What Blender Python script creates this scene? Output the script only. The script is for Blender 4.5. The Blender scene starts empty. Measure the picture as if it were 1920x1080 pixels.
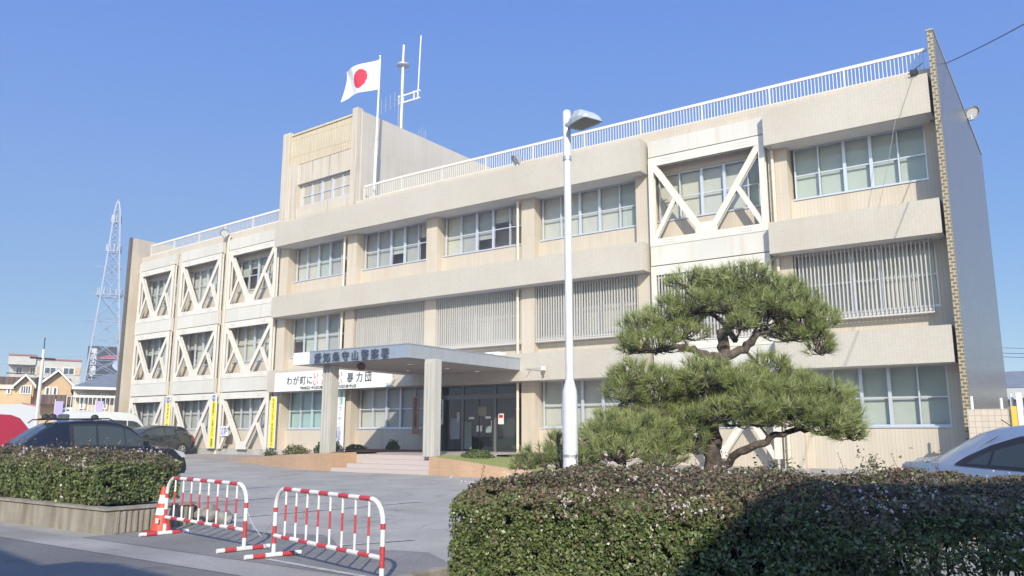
import bpy, math, random
import numpy as np
from mathutils import Vector, Matrix, noise as mnoise
R = math.radians
C = bpy.context.scene.collection
S = bpy.context.scene
random.seed(7)
RNG = np.random.default_rng(11)

# ------------------------------------------------------------------ camera
CAM = Vector((0, 0, 1.55))
AX_R = Vector((0.81667536, 0.57709496, 0.00166347))
AX_U = Vector((0.10163695, -0.14666767, 0.98395041))
AX_F = Vector((-0.56807684, 0.80339903, 0.17843405))
FPX = 1512.874
cd = bpy.data.cameras.new('camera'); cam = bpy.data.objects.new('camera', cd); C.objects.link(cam)
cam.matrix_world = Matrix(((AX_R.x, AX_U.x, -AX_F.x, CAM.x), (AX_R.y, AX_U.y, -AX_F.y, CAM.y), (AX_R.z, AX_U.z, -AX_F.z, CAM.z), (0, 0, 0, 1)))
cd.sensor_width = 36; cd.lens = FPX / 1920 * 36; cd.clip_start = 0.05; cd.clip_end = 4000
S.camera = cam

# ------------------------------------------------------------------ light
HAZE = .0024
SKYK = (0.56, 0.815, 2.68)
SUN_DIR = Vector((0.6, -0.8, math.tan(R(28.5)))).normalized()      # towards the sun
SUN_EL = math.asin(SUN_DIR.z)
w = bpy.data.worlds.new('World'); S.world = w; w.use_nodes = True
nt = w.node_tree; nt.nodes.clear()
sky = nt.nodes.new('ShaderNodeTexSky'); sky.sky_type = 'NISHITA'; sky.sun_disc = False
sky.sun_elevation = SUN_EL
sky.sun_rotation = math.atan2(SUN_DIR.x, SUN_DIR.y)
sky.air_density = 1.0; sky.dust_density = 0.1; sky.ozone_density = 3.5; sky.altitude = 0
bg = nt.nodes.new('ShaderNodeBackground'); bg.inputs[1].default_value = 0.15
ow = nt.nodes.new('ShaderNodeOutputWorld')
# the camera that took the photograph compresses the sky: one power and one gain per channel
sep = nt.nodes.new('ShaderNodeSeparateColor'); cmb = nt.nodes.new('ShaderNodeCombineColor'); nt.links.new(sky.outputs[0], sep.inputs[0])
for k, (gm, gain) in enumerate(((.88, SKYK[0]), (.72, SKYK[1]), (.22, SKYK[2]))):
    pw = nt.nodes.new('ShaderNodeMath'); pw.operation = 'POWER'; pw.inputs[1].default_value = gm; nt.links.new(sep.outputs[k], pw.inputs[0])
    ml = nt.nodes.new('ShaderNodeMath'); ml.operation = 'MULTIPLY'; ml.inputs[1].default_value = gain; nt.links.new(pw.outputs[0], ml.inputs[0]); nt.links.new(ml.outputs[0], cmb.inputs[k])
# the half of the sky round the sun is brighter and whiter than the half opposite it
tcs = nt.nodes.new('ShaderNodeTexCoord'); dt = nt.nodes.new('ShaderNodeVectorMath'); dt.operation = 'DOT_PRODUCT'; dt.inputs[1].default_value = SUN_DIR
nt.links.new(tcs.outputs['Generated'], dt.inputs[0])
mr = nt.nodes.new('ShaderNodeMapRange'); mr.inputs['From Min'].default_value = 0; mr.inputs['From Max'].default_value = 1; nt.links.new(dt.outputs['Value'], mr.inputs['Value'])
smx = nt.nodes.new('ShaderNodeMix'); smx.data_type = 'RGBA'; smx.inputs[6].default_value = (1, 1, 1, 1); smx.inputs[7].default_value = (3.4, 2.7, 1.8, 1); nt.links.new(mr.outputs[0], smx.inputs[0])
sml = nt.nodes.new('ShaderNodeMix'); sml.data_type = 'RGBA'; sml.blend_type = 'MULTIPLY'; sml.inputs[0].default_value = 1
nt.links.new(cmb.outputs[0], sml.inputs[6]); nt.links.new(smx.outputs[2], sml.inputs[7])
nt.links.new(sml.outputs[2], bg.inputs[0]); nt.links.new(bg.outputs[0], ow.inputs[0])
sd = bpy.data.lights.new('sun', 'SUN'); sd.energy = 3.9; sd.angle = R(0.5); sd.color = (1, 0.915, 0.765)
sun = bpy.data.objects.new('sun', sd); C.objects.link(sun)
sun.rotation_euler = (-SUN_DIR).to_track_quat('-Z', 'Y').to_euler()
S.view_settings.view_transform = 'Standard'; S.view_settings.look = 'None'
S.view_settings.exposure = 0.57; S.view_settings.gamma = 1; S.view_settings.use_curve_mapping = False
S.render.engine = 'CYCLES'; S.cycles.max_bounces = 6; S.cycles.transparent_max_bounces = 12
S.cycles.use_denoising = True

# ------------------------------------------------------------------ materials
MATS = {}
def mat(name, col, rough=0.7, metal=0.0, spec=0.5, var=0.0, vscale=3.0, bump=0.0, bscale=30.0, col2=None, coat=0, vdet=4, stretch=(1, 1, 1)):
    if name in MATS: return MATS[name]
    m = bpy.data.materials.new(name); m.use_nodes = True; MATS[name] = m
    t = m.node_tree; b = t.nodes['Principled BSDF']
    b.inputs['Base Color'].default_value = (*col, 1); b.inputs['Roughness'].default_value = rough
    b.inputs['Metallic'].default_value = metal; b.inputs['Specular IOR Level'].default_value = spec
    b.inputs['Coat Weight'].default_value = coat; b.inputs['Coat Roughness'].default_value = 0.05
    tc = t.nodes.new('ShaderNodeTexCoord'); mp = t.nodes.new('ShaderNodeMapping'); mp.inputs['Scale'].default_value = stretch
    t.links.new(tc.outputs['Object'], mp.inputs[0])
    if var or col2:
        n = t.nodes.new('ShaderNodeTexNoise'); n.inputs['Scale'].default_value = vscale; n.inputs['Detail'].default_value = vdet
        t.links.new(mp.outputs[0], n.inputs['Vector'])
        r = t.nodes.new('ShaderNodeValToRGB'); t.links.new(n.outputs['Fac'], r.inputs[0])
        c2 = col2 or tuple(min(1, c * (1 + var)) for c in col); c1 = col if col2 else tuple(c * (1 - var) for c in col)
        r.color_ramp.elements[0].position = .35; r.color_ramp.elements[1].position = .65
        r.color_ramp.elements[0].color = (*c1, 1); r.color_ramp.elements[1].color = (*c2, 1)
        t.links.new(r.outputs[0], b.inputs['Base Color'])
    if bump:
        n2 = t.nodes.new('ShaderNodeTexNoise'); n2.inputs['Scale'].default_value = bscale; n2.inputs['Detail'].default_value = 3
        t.links.new(tc.outputs['Object'], n2.inputs['Vector'])
        bp = t.nodes.new('ShaderNodeBump'); bp.inputs['Strength'].default_value = bump; bp.inputs['Distance'].default_value = .02
        t.links.new(n2.outputs['Fac'], bp.inputs['Height']); t.links.new(bp.outputs[0], b.inputs['Normal'])
    return m

def tile_mat(name, col, mortar, bw, bh, msize=.08, rough=.5, offset=0.0, col2=None, plane='XZ', dirt=0.0, dirtcol=(.3, .22, .14), dscale=(1.2, 1.2, .12), bump=.15, spec=.5):
    """small tiles laid on a vertical (or horizontal) face, with wide weathering"""
    if name in MATS: return MATS[name]
    m = bpy.data.materials.new(name); m.use_nodes = True; MATS[name] = m
    t = m.node_tree; b = t.nodes['Principled BSDF']; b.inputs['Roughness'].default_value = rough; b.inputs['Specular IOR Level'].default_value = spec
    tc = t.nodes.new('ShaderNodeTexCoord'); sp = t.nodes.new('ShaderNodeSeparateXYZ'); cb = t.nodes.new('ShaderNodeCombineXYZ')
    t.links.new(tc.outputs['Object'], sp.inputs[0])
    a = {'XZ': (0, 2), 'YZ': (1, 2), 'XY': (0, 1)}[plane]
    if plane == 'XZ':
        ad = t.nodes.new('ShaderNodeMath'); ad.operation = 'ADD'
        t.links.new(sp.outputs[0], ad.inputs[0]); t.links.new(sp.outputs[1], ad.inputs[1]); t.links.new(ad.outputs[0], cb.inputs[0])
    else: t.links.new(sp.outputs[a[0]], cb.inputs[0])
    t.links.new(sp.outputs[a[1]], cb.inputs[1])
    br = t.nodes.new('ShaderNodeTexBrick'); br.inputs['Scale'].default_value = 1; br.inputs['Brick Width'].default_value = bw
    br.inputs['Row Height'].default_value = bh; br.inputs['Mortar Size'].default_value = msize * min(bw, bh); br.offset = offset
    br.inputs['Mortar Smooth'].default_value = .3
    br.inputs['Color1'].default_value = (*col, 1); br.inputs['Color2'].default_value = (*(col2 or tuple(c * .93 for c in col)), 1)
    br.inputs['Mortar'].default_value = (*mortar, 1)
    t.links.new(cb.outputs[0], br.inputs['Vector'])
    n = t.nodes.new('ShaderNodeTexNoise'); n.inputs['Scale'].default_value = .5; n.inputs['Detail'].default_value = 5
    t.links.new(tc.outputs['Object'], n.inputs['Vector'])
    mx = t.nodes.new('ShaderNodeMix'); mx.data_type = 'RGBA'; mx.blend_type = 'MULTIPLY'; mx.inputs[0].default_value = 1
    rp = t.nodes.new('ShaderNodeValToRGB'); rp.color_ramp.elements[0].position = .3; rp.color_ramp.elements[1].position = .7
    rp.color_ramp.elements[0].color = (.9, .89, .87, 1); rp.color_ramp.elements[1].color = (1, 1, 1, 1)
    t.links.new(n.outputs['Fac'], rp.inputs[0]); t.links.new(br.outputs['Color'], mx.inputs[6]); t.links.new(rp.outputs[0], mx.inputs[7])
    out = mx.outputs[2]
    if dirt:
        mp = t.nodes.new('ShaderNodeMapping'); mp.inputs['Scale'].default_value = dscale; t.links.new(tc.outputs['Object'], mp.inputs[0])
        n2 = t.nodes.new('ShaderNodeTexNoise'); n2.inputs['Scale'].default_value = 3; n2.inputs['Detail'].default_value = 5
        t.links.new(mp.outputs[0], n2.inputs['Vector'])
        r2 = t.nodes.new('ShaderNodeValToRGB'); r2.color_ramp.elements[0].position = .52; r2.color_ramp.elements[1].position = .75
        r2.color_ramp.elements[0].color = (0, 0, 0, 1); r2.color_ramp.elements[1].color = (dirt, dirt, dirt, 1)
        t.links.new(n2.outputs['Fac'], r2.inputs[0])
        m2 = t.nodes.new('ShaderNodeMix'); m2.data_type = 'RGBA'; t.links.new(r2.outputs[0], m2.inputs[0])
        t.links.new(out, m2.inputs[6]); m2.inputs[7].default_value = (*dirtcol, 1); out = m2.outputs[2]
    t.links.new(out, b.inputs['Base Color'])
    if bump:
        bp = t.nodes.new('ShaderNodeBump'); bp.inputs['Strength'].default_value = bump; bp.inputs['Distance'].default_value = .006
        bp.invert = True
        t.links.new(br.outputs['Fac'], bp.inputs['Height']); t.links.new(bp.outputs[0], b.inputs['Normal'])
    return m

def glass_mat(name, tint=(1, 1, 1), refl=0.16, rough=.02):
    if name in MATS: return MATS[name]
    m = bpy.data.materials.new(name); m.use_nodes = True; MATS[name] = m
    t = m.node_tree; t.nodes.clear()
    o = t.nodes.new('ShaderNodeOutputMaterial'); mx = t.nodes.new('ShaderNodeMixShader')
    tr = t.nodes.new('ShaderNodeBsdfTransparent'); tr.inputs[0].default_value = (*tint, 1)
    gl = t.nodes.new('ShaderNodeBsdfGlossy'); gl.inputs['Roughness'].default_value = rough
    lw = t.nodes.new('ShaderNodeLayerWeight'); lw.inputs[0].default_value = .5
    fr = t.nodes.new('ShaderNodeMath'); fr.operation = 'POWER'; fr.inputs[1].default_value = 4.0; t.links.new(lw.outputs['Facing'], fr.inputs[0])
    mm = t.nodes.new('ShaderNodeMath'); mm.operation = 'MULTIPLY_ADD'; mm.inputs[1].default_value = .85; mm.inputs[2].default_value = refl * .4
    mm.use_clamp = True
    t.links.new(fr.outputs[0], mm.inputs[0]); t.links.new(mm.outputs[0], mx.inputs[0])
    t.links.new(tr.outputs[0], mx.inputs[1]); t.links.new(gl.outputs[0], mx.inputs[2]); t.links.new(mx.outputs[0], o.inputs[0])
    return m

def leaf_mat(name, cols, rough=.45, trans=.25, scale=6.0, spec=.4):
    if name in MATS: return MATS[name]
    m = bpy.data.materials.new(name); m.use_nodes = True; MATS[name] = m
    t = m.node_tree; b = t.nodes['Principled BSDF']; b.inputs['Roughness'].default_value = rough; b.inputs['Specular IOR Level'].default_value = spec
    g = t.nodes.new('ShaderNodeNewGeometry'); rp = t.nodes.new('ShaderNodeValToRGB')
    t.links.new(g.outputs['Random Per Island'], rp.inputs[0])
    el = rp.color_ramp.elements
    for i, c in enumerate(cols):
        e = el[i] if i < 2 else el.new(1)
        e.position = i / (len(cols) - 1); e.color = (*c, 1)
    t.links.new(rp.outputs[0], b.inputs['Base Color'])
    o = t.nodes['Material Output']; tl = t.nodes.new('ShaderNodeBsdfTranslucent'); mx = t.nodes.new('ShaderNodeMixShader'); mx.inputs[0].default_value = trans
    t.links.new(rp.outputs[0], tl.inputs[0]); t.links.new(b.outputs[0], mx.inputs[1]); t.links.new(tl.outputs[0], mx.inputs[2]); t.links.new(mx.outputs[0], o.inputs[0])
    return m

wall_m = tile_mat('warm_ribbed_wall', (.62, .55, .46), (.52, .455, .37), .11, 3.0, .09, .65, dirt=.22, dirtcol=(.38, .31, .22), bump=.25)
fascia_m = tile_mat('grey_beige_mosaic_tile', (.575, .53, .462), (.46, .42, .365), .10, .05, .10, .55, dirt=.14, dirtcol=(.36, .33, .29))
lowtile_m = tile_mat('peach_square_tile', (.66, .57, .47), (.40, .34, .28), .15, .15, .05, .5)
soffit_m = mat('painted_soffit', (.62, .61, .58), .8, var=.04)
steel_m = mat('white_painted_steel', (.69, .655, .59), .5, var=.03, vscale=2)
panel_m = tile_mat('white_sprayed_panel', (.665, .65, .605), (.62, .605, .56), 1.6, 3, .004, .6, dirt=.34, dirtcol=(.52, .40, .27), dscale=(1.6, 1, .10), bump=.02)
alu_m = mat('aluminium_sash', (.62, .66, .74), .35, metal=.35)
glass_m = glass_mat('window_glass', (.96, .97, .96))
blind_ms = [mat('pale_blind', (.50, .51, .47), .8, var=.03), mat('green_grey_blind', (.43, .48, .44), .8, var=.03), mat('cream_blind', (.53, .52, .45), .8, var=.03), mat('aqua_blind', (.34, .50, .49), .8, var=.03), mat('grey_blind', (.38, .39, .38), .8, var=.03)]
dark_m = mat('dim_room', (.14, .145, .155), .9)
concrete_m = mat('concrete', (.40, .385, .35), .9, var=.14, vscale=2.5, bump=.3)
oldconc_m = mat('stained_concrete', (.34, .315, .26), .9, col2=(.20, .175, .13), vscale=4, bump=.5, bscale=20, stretch=(1, 1, .25))
roof_m = mat('roof_membrane', (.3, .3, .29), .9, var=.1)
rail_m = mat('cream_painted_rail', (.74, .70, .61), .5)
pipe_m = mat('cream_pipe', (.70, .61, .49), .5)
gable_front_m = tile_mat('brown_cream_glazed_brick', (.20, .155, .09), (.42, .37, .26), .17, .10, .22, .35, offset=.5, col2=(.16, .12, .06), bump=.4)
gable_side_m = tile_mat('dark_glazed_tile', (.135, .125, .105), (.21, .20, .175), .24, .09, .14, .26, offset=.5, col2=(.19, .17, .14), plane='YZ', bump=.5, spec=.45)
metal_grey_m = mat('grey_metal_cladding', (.46, .50, .56), .38, metal=.55, var=.04)
white_m = mat('white_paint', (.74, .74, .73), .5, var=.04, vscale=8)
black_m = mat('black_plastic', (.02, .02, .022), .5)
red_m = mat('red_paint', (.50, .055, .06), .5, var=.12, vscale=30)
dred_m = mat('deep_red', (.45, .03, .03), .5)
yellow_m = mat('yellow_cloth', (.83, .70, .04), .7)
galv_m = mat('galvanised_steel', (.55, .57, .58), .4, metal=.6, var=.05)
brick_m = tile_mat('orange_brick_tile', (.53, .33, .19), (.50, .36, .25), .22, .065, .14, .7, offset=.5, col2=(.58, .38, .24), bump=.25, dirt=.35, dirtcol=(.35, .24, .15))
step_m = mat('pink_granite', (.50, .43, .40), .6, var=.05, vscale=60)
bark_m = mat('bark', (.16, .13, .11), .95, col2=(.06, .048, .04), vscale=16, bump=1.0, bscale=38, stretch=(1, 1, .3))
soil_m = mat('soil', (.16, .11, .07), .95, var=.3, vscale=10)
lawn_m = mat('short_lawn', (.20, .24, .06), .9, col2=(.33, .33, .10), vscale=25, bump=.6, bscale=90)
ink_m = mat('dark_ink', (.035, .04, .07), .6)
greylet_m = mat('dull_steel_letters', (.10, .12, .17), .4, metal=.3)
rubber_m = mat('rubber', (.02, .02, .02), .8)
chrome_m = mat('chrome', (.7, .7, .72), .2, metal=1)
lamp_glass_m = mat('clear_lens', (.6, .62, .62), .1)

# ------------------------------------------------------------------ mesh helpers
def place(o, label=None, cat=None, group=None, kind=None):
    if label: o['label'] = label
    if cat: o['category'] = cat
    if group: o['group'] = group
    if kind: o['kind'] = kind
    return o

def thing(name, loc, label, cat, group=None, rz=0):
    o = bpy.data.objects.new(name, None); o.empty_display_size = .3; C.objects.link(o)
    o.location = loc; o.rotation_euler = (0, 0, rz)
    return place(o, label, cat, group)

def origin(o):
    v = Vector((0, 0, 0))
    while o is not None: v += o.location; o = o.parent
    return v

class MB:
    def __init__(s, warp=None): s.v = []; s.f = []; s.m = []; s.warp = warp
    def add(s, vs, fs, mi=0):
        k = len(s.v); s.v += [tuple(v) for v in vs]
        for f in fs: s.f.append(tuple(i + k for i in f)); s.m.append(mi)
        return s
    def box(s, x0, x1, y0, y1, z0, z1, mi=0):
        return s.add([(x0, y0, z0), (x1, y0, z0), (x1, y1, z0), (x0, y1, z0), (x0, y0, z1), (x1, y0, z1), (x1, y1, z1), (x0, y1, z1)],
                     [(3, 2, 1, 0), (4, 5, 6, 7), (0, 1, 5, 4), (1, 2, 6, 5), (2, 3, 7, 6), (3, 0, 4, 7)], mi)
    def wallbox(s, x0, x1, y0, y1, z0, z1, mi=0, n=1):
        for i in range(n): s.box(x0 + (x1 - x0) * i / n, x0 + (x1 - x0) * (i + 1) / n, y0, y1, z0, z1, mi)
        return s
    def beam(s, a, b, w, y0, y1, mi=0):
        """bar in an XZ plane between (x,z) points, width w, from y0 to y1"""
        a = Vector(a); b = Vector(b); d = (b - a).normalized(); n = Vector((-d.y, d.x)) * w / 2
        P = [a + n, a - n, b - n, b + n]
        return s.add([(p.x, y0, p.y) for p in P] + [(p.x, y1, p.y) for p in P], [(0, 1, 2, 3), (7, 6, 5, 4), (1, 0, 4, 5), (2, 1, 5, 6), (3, 2, 6, 7), (0, 3, 7, 4)], mi)
    def tube(s, a, b, r, n=10, r2=None, mi=0, cap=True):
        a = Vector(a); b = Vector(b); r2 = r if r2 is None else r2
        d = (b - a).normalized(); u = d.cross(Vector((0, 0, 1)) if abs(d.z) < .9 else Vector((1, 0, 0))).normalized(); v = d.cross(u)
        vs = []
        for p, rr in ((a, r), (b, r2)):
            for i in range(n):
                t = 2 * math.pi * i / n; vs.append(p + (u * math.cos(t) + v * math.sin(t)) * rr)
        fs = [(i, (i + 1) % n, n + (i + 1) % n, n + i) for i in range(n)]
        if cap: fs += [tuple(range(n - 1, -1, -1)), tuple(range(n, 2 * n))]
        return s.add(vs, fs, mi)
    def path(s, pts, rad, n=8, mi=0):
        """a continuous tube along points; rad a number or list"""
        pts = [Vector(p) for p in pts]; K = len(pts); rad = rad if isinstance(rad, (list, tuple)) else [rad] * K
        vs = []; u = None
        for i, p in enumerate(pts):
            d = (pts[min(i + 1, K - 1)] - pts[max(i - 1, 0)]).normalized()
            if u is None: u = d.cross(Vector((0, 0, 1)) if abs(d.z) < .9 else Vector((1, 0, 0))).normalized()
            u = (u - d * u.dot(d)).normalized(); v = d.cross(u)
            for j in range(n):
                t = 2 * math.pi * j / n; vs.append(p + (u * math.cos(t) + v * math.sin(t)) * rad[i])
        fs = []
        ml = []
        for i in range(K - 1):
            for j in range(n): fs.append((i * n + j, i * n + (j + 1) % n, (i + 1) * n + (j + 1) % n, (i + 1) * n + j))
        k = len(s.v); s.v += [tuple(v) for v in vs]
        for q, f in enumerate(fs):
            s.f.append(tuple(i + k for i in f)); s.m.append(mi[(q // n) % len(mi)] if isinstance(mi, list) else mi)
        for f in (tuple(range(n - 1, -1, -1)), tuple(range((K - 1) * n, K * n))):
            s.f.append(tuple(i + k for i in f)); s.m.append(mi[0] if isinstance(mi, list) else mi)
        return s
    def prism(s, poly, axis, a, b, mi=0):
        """2D polygon extruded along axis ('X': poly is (y,z); 'Y': (x,z); 'Z': (x,y))"""
        mk = {'X': lambda p, t: (t, p[0], p[1]), 'Y': lambda p, t: (p[0], t, p[1]), 'Z': lambda p, t: (p[0], p[1], t)}[axis]
        n = len(poly); vs = [mk(p, a) for p in poly] + [mk(p, b) for p in poly]
        return s.add(vs, [tuple(range(n)), tuple(range(2 * n - 1, n - 1, -1))] + [(i, n + i, n + (i + 1) % n, (i + 1) % n) for i in range(n)], mi)
    def lathe(s, prof, c=(0, 0, 0), n=20, mi=0):
        vs = []; K = len(prof)
        for r, z in prof:
            for j in range(n): t = 2 * math.pi * j / n; vs.append((c[0] + r * math.cos(t), c[1] + r * math.sin(t), c[2] + z))
        fs = [(i * n + j, i * n + (j + 1) % n, (i + 1) * n + (j + 1) % n, (i + 1) * n + j) for i in range(K - 1) for j in range(n)]
        k = len(s.v); s.add(vs, fs, 0)
        for q in range(len(fs)): s.m[-len(fs) + q] = mi[(q // n)] if isinstance(mi, list) else mi
        return s
    def build(s, name, mats, parent=None, smooth=False, bevel=0, fix=True):
        if not isinstance(mats, (list, tuple)): mats = [mats]
        vs = [s.warp(v) for v in s.v] if s.warp else s.v
        o0 = origin(parent) if parent else Vector((0, 0, 0))
        rt_ = parent
        while rt_ is not None and rt_.parent is not None: rt_ = rt_.parent
        if rt_ is not None and rt_.rotation_euler.z: o0 = Vector((0, 0, 0))          # built in the thing's own frame
        me = bpy.data.meshes.new(name); me.from_pydata([(v[0] - o0.x, v[1] - o0.y, v[2] - o0.z) for v in vs], [], s.f)
        for m in mats: me.materials.append(m)
        me.polygons.foreach_set('material_index', s.m)
        if fix:
            import bmesh
            bm = bmesh.new(); bm.from_mesh(me); bmesh.ops.recalc_face_normals(bm, faces=bm.faces); bm.to_mesh(me); bm.free()
        if smooth:
            me.polygons.foreach_set('use_smooth', [True] * len(me.polygons))
            me.set_sharp_from_angle(angle=R(40))
        o = bpy.data.objects.new(name, me); C.objects.link(o); o.parent = parent
        if bevel:
            b = o.modifiers.new('bevel', 'BEVEL'); b.width = bevel; b.segments = 2; b.limit_method = 'ANGLE'
        return o

def text_mesh(name, body, size, m, parent, origin_pt, xdir, ydir, depth=.004, vertical=False, spacing=1.0, squash=1.0, bold=0.0, align='LEFT'):
    """writing as real letters: converted to a mesh, standing in the plane xdir/ydir"""
    cu = bpy.data.curves.new(name, 'FONT'); cu.body = '\n'.join(body) if vertical else body
    cu.size = size; cu.extrude = depth; cu.space_line = spacing * (.86 if vertical else 1); cu.space_character = 1.0 if vertical else spacing
    cu.offset = bold; cu.align_x = align; cu.resolution_u = 3
    t = bpy.data.objects.new('tmp', cu); C.objects.link(t)
    dg = bpy.context.evaluated_depsgraph_get(); dg.update()
    me = bpy.data.meshes.new_from_object(t.evaluated_get(dg)); me.name = name
    bpy.data.objects.remove(t); 
    X = Vector(xdir).normalized(); Y = Vector(ydir).normalized(); Z = X.cross(Y)
    M = Matrix(((X.x * squash, Y.x, Z.x, origin_pt[0]), (X.y * squash, Y.y, Z.y, origin_pt[1]), (X.z * squash, Y.z, Z.z, origin_pt[2]), (0, 0, 0, 1)))
    o0 = origin(parent); me.transform(Matrix.Translation(-o0) @ M)
    me.materials.clear(); me.materials.append(m)
    o = bpy.data.objects.new(name, me); C.objects.link(o); o.parent = parent
    return o

def copy_tree(o, parent=None):
    c = o.copy(); C.objects.link(c); c.parent = parent
    for ch in list(o.children): copy_tree(ch, c)
    return c

# ------------------------------------------------------------------ ground
def gz(y): return 0 if y < 7.5 else min(.028 * (y - 7.5), .55)
GY = [-400, -60, -20, 0, 5.93, 6.62, 7.5, 10, 14, 18, 22, 27.143, 40, 80, 200, 700]
def sheet(name, x0, x1, y0, y1, m, lift, step=8):
    ys = sorted({y0, y1} | {y for y in GY if y0 < y < y1}); n = max(1, int((x1 - x0) / step)); b = MB()
    for i in range(n):
        for a, c in zip(ys[:-1], ys[1:]):
            xa = x0 + (x1 - x0) * i / n; xb = x0 + (x1 - x0) * (i + 1) / n
            b.add([(xa, a, gz(a) + lift), (xb, a, gz(a) + lift), (xb, c, gz(c) + lift), (xa, c, gz(c) + lift)], [(0, 1, 2, 3)])
    return place(b.build(name, m), kind='structure')

def asphalt_mat(name, c1, c2, cracks=True, speck=.5):
    m = bpy.data.materials.new(name); m.use_nodes = True; t = m.node_tree; b = t.nodes['Principled BSDF']; b.inputs['Roughness'].default_value = .85
    b.inputs['Specular IOR Level'].default_value = .35
    tc = t.nodes.new('ShaderNodeTexCoord')
    def noise(sc, det=4, st=None):
        n = t.nodes.new('ShaderNodeTexNoise'); n.inputs['Scale'].default_value = sc; n.inputs['Detail'].default_value = det
        if st:
            mp = t.nodes.new('ShaderNodeMapping'); mp.inputs['Scale'].default_value = st; t.links.new(tc.outputs['Object'], mp.inputs[0]); t.links.new(mp.outputs[0], n.inputs['Vector'])
        else: t.links.new(tc.outputs['Object'], n.inputs['Vector'])
        return n
    def ramp(src, p0, p1, a, c):
        r = t.nodes.new('ShaderNodeValToRGB'); r.color_ramp.elements[0].position = p0; r.color_ramp.elements[1].position = p1
        r.color_ramp.elements[0].color = (*a, 1); r.color_ramp.elements[1].color = (*c, 1); t.links.new(src, r.inputs[0]); return r
    def mul(a, c):
        x = t.nodes.new('ShaderNodeMix'); x.data_type = 'RGBA'; x.blend_type = 'MULTIPLY'; x.inputs[0].default_value = 1
        t.links.new(a, x.inputs[6]); t.links.new(c, x.inputs[7]); return x.outputs[2]
    base = ramp(noise(.7, 6).outputs['Fac'], .35, .68, c1, c2).outputs[0]
    out = mul(base, ramp(noise(130, 2).outputs['Fac'], .3, .72, (1 - speck * .5,) * 3, (1 + speck * .35,) * 3).outputs[0])
    out = mul(out, ramp(noise(24, 5).outputs['Fac'], .3, .7, (1 - speck * .22,) * 3, (1 + speck * .16,) * 3).outputs[0])
    out = mul(out, ramp(noise(1.7, 6).outputs['Fac'], .28, .36, (.78, .77, .75), (1, 1, 1)).outputs[0])
    out = mul(out, ramp(noise(1.0, 3, (.25, 2.2, 1)).outputs['Fac'], .3, .5, (.90, .90, .90), (1, 1, 1)).outputs[0])
    if cracks:
        v = t.nodes.new('ShaderNodeTexVoronoi'); v.feature = 'DISTANCE_TO_EDGE'; v.inputs['Scale'].default_value = .33
        wn = noise(1.5, 4); ad = t.nodes.new('ShaderNodeVectorMath'); ad.operation = 'MULTIPLY_ADD'; ad.inputs[1].default_value = (.9, .9, .9)
        t.links.new(wn.outputs['Color'], ad.inputs[0]); t.links.new(tc.outputs['Object'], ad.inputs[2]); t.links.new(ad.outputs[0], v.inputs['Vector'])
        out = mul(out, ramp(v.outputs['Distance'], .002, .009, (.74, .74, .74), (1, 1, 1)).outputs[0])
    t.links.new(out, b.inputs['Base Color'])
    bp = t.nodes.new('ShaderNodeBump'); bp.inputs['Strength'].default_value = .5; bp.inputs['Distance'].default_value = .004
    t.links.new(noise(160, 2).outputs['Fac'], bp.inputs['Height']); t.links.new(bp.outputs[0], b.inputs['Normal'])
    return m
lot_m = asphalt_mat('worn_asphalt', (.345, .325, .285), (.44, .415, .365))
road_m = asphalt_mat('road_asphalt', (.17, .165, .155), (.21, .205, .19), cracks=False)
gutter_m = asphalt_mat('rough_concrete', (.30, .285, .25), (.42, .40, .36), cracks=False, speck=.8)
earth_m = mat('far_ground', (.20, .19, .16), .95, var=.2, vscale=.1)
sheet('ground', -600, 400, -400, 700, earth_m, -.012, step=60)
sheet('road', -80, 60, -3.6, 5.93, road_m, -.004)
sheet('gutter', -80, 60, 5.93, 6.62, gutter_m, -.0)
sheet('parking_lot', -80, 30, 6.62, 27.143, lot_m, -.004)
b = MB(); b.add([(-46, 24.2, gz(24.2) + .004), (-31.5, 22.2, gz(22.2) + .004), (-30.6, 25.4, gz(25.4) + .004), (-46, 25.6, gz(25.6) + .004)], [(0, 1, 2, 3)])
place(b.build('pavement', mat('pinkish_paving', (.34, .29, .26), .9, var=.1, vscale=4)), kind='structure')
line_m = mat('worn_white_paint', (.55, .55, .54), .8, col2=(.30, .30, .30), vscale=9, vdet=8)
def line(p, q, wd=.11):
    p = Vector(p); q = Vector(q); d = (q - p).normalized(); n = Vector((-d.y, d.x)) * wd / 2; b = MB(); K = 6; vs = []
    for i in range(K + 1):
        c = p.lerp(q, i / K)
        for s_ in (1, -1): vs.append((c.x + n.x * s_, c.y + n.y * s_, gz(c.y) + .006))
    b.add(vs, [(2 * i, 2 * i + 1, 2 * i + 3, 2 * i + 2) for i in range(K)])
    o = b.build('painted_line', line_m); place(o, kind='structure')
apr_m = asphalt_mat('entrance_asphalt', (.22, .212, .195), (.28, .27, .245), speck=.7)
b = MB(); top_ = [(-12.68 + 7.9 * k / 16, 9.0 + .25 * math.sin(k * 1.3) - .08 * k) for k in range(17)]; vs = []
for x, y in top_:
    for yy in (6.63, 7.5, y): vs.append((x, yy, gz(yy) + .001))
b.add(vs, [(3 * i + q, 3 * i + 3 + q, 3 * i + 4 + q, 3 * i + 1 + q) for i in range(16) for q in (0, 1)]); place(b.build('entrance_apron', apr_m), kind='structure')
line((-12.99, 9.01), (-11.6, 13.2)); line((-15.9, 10.43), (-14.6, 13.9)); line((-18.74, 12.1), (-17.7, 14.1))
line((-8.6, 6.86), (-6.2, 6.63), .09); line((-8.15, 9.1), (-8.9, 7.9), .08)

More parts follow.
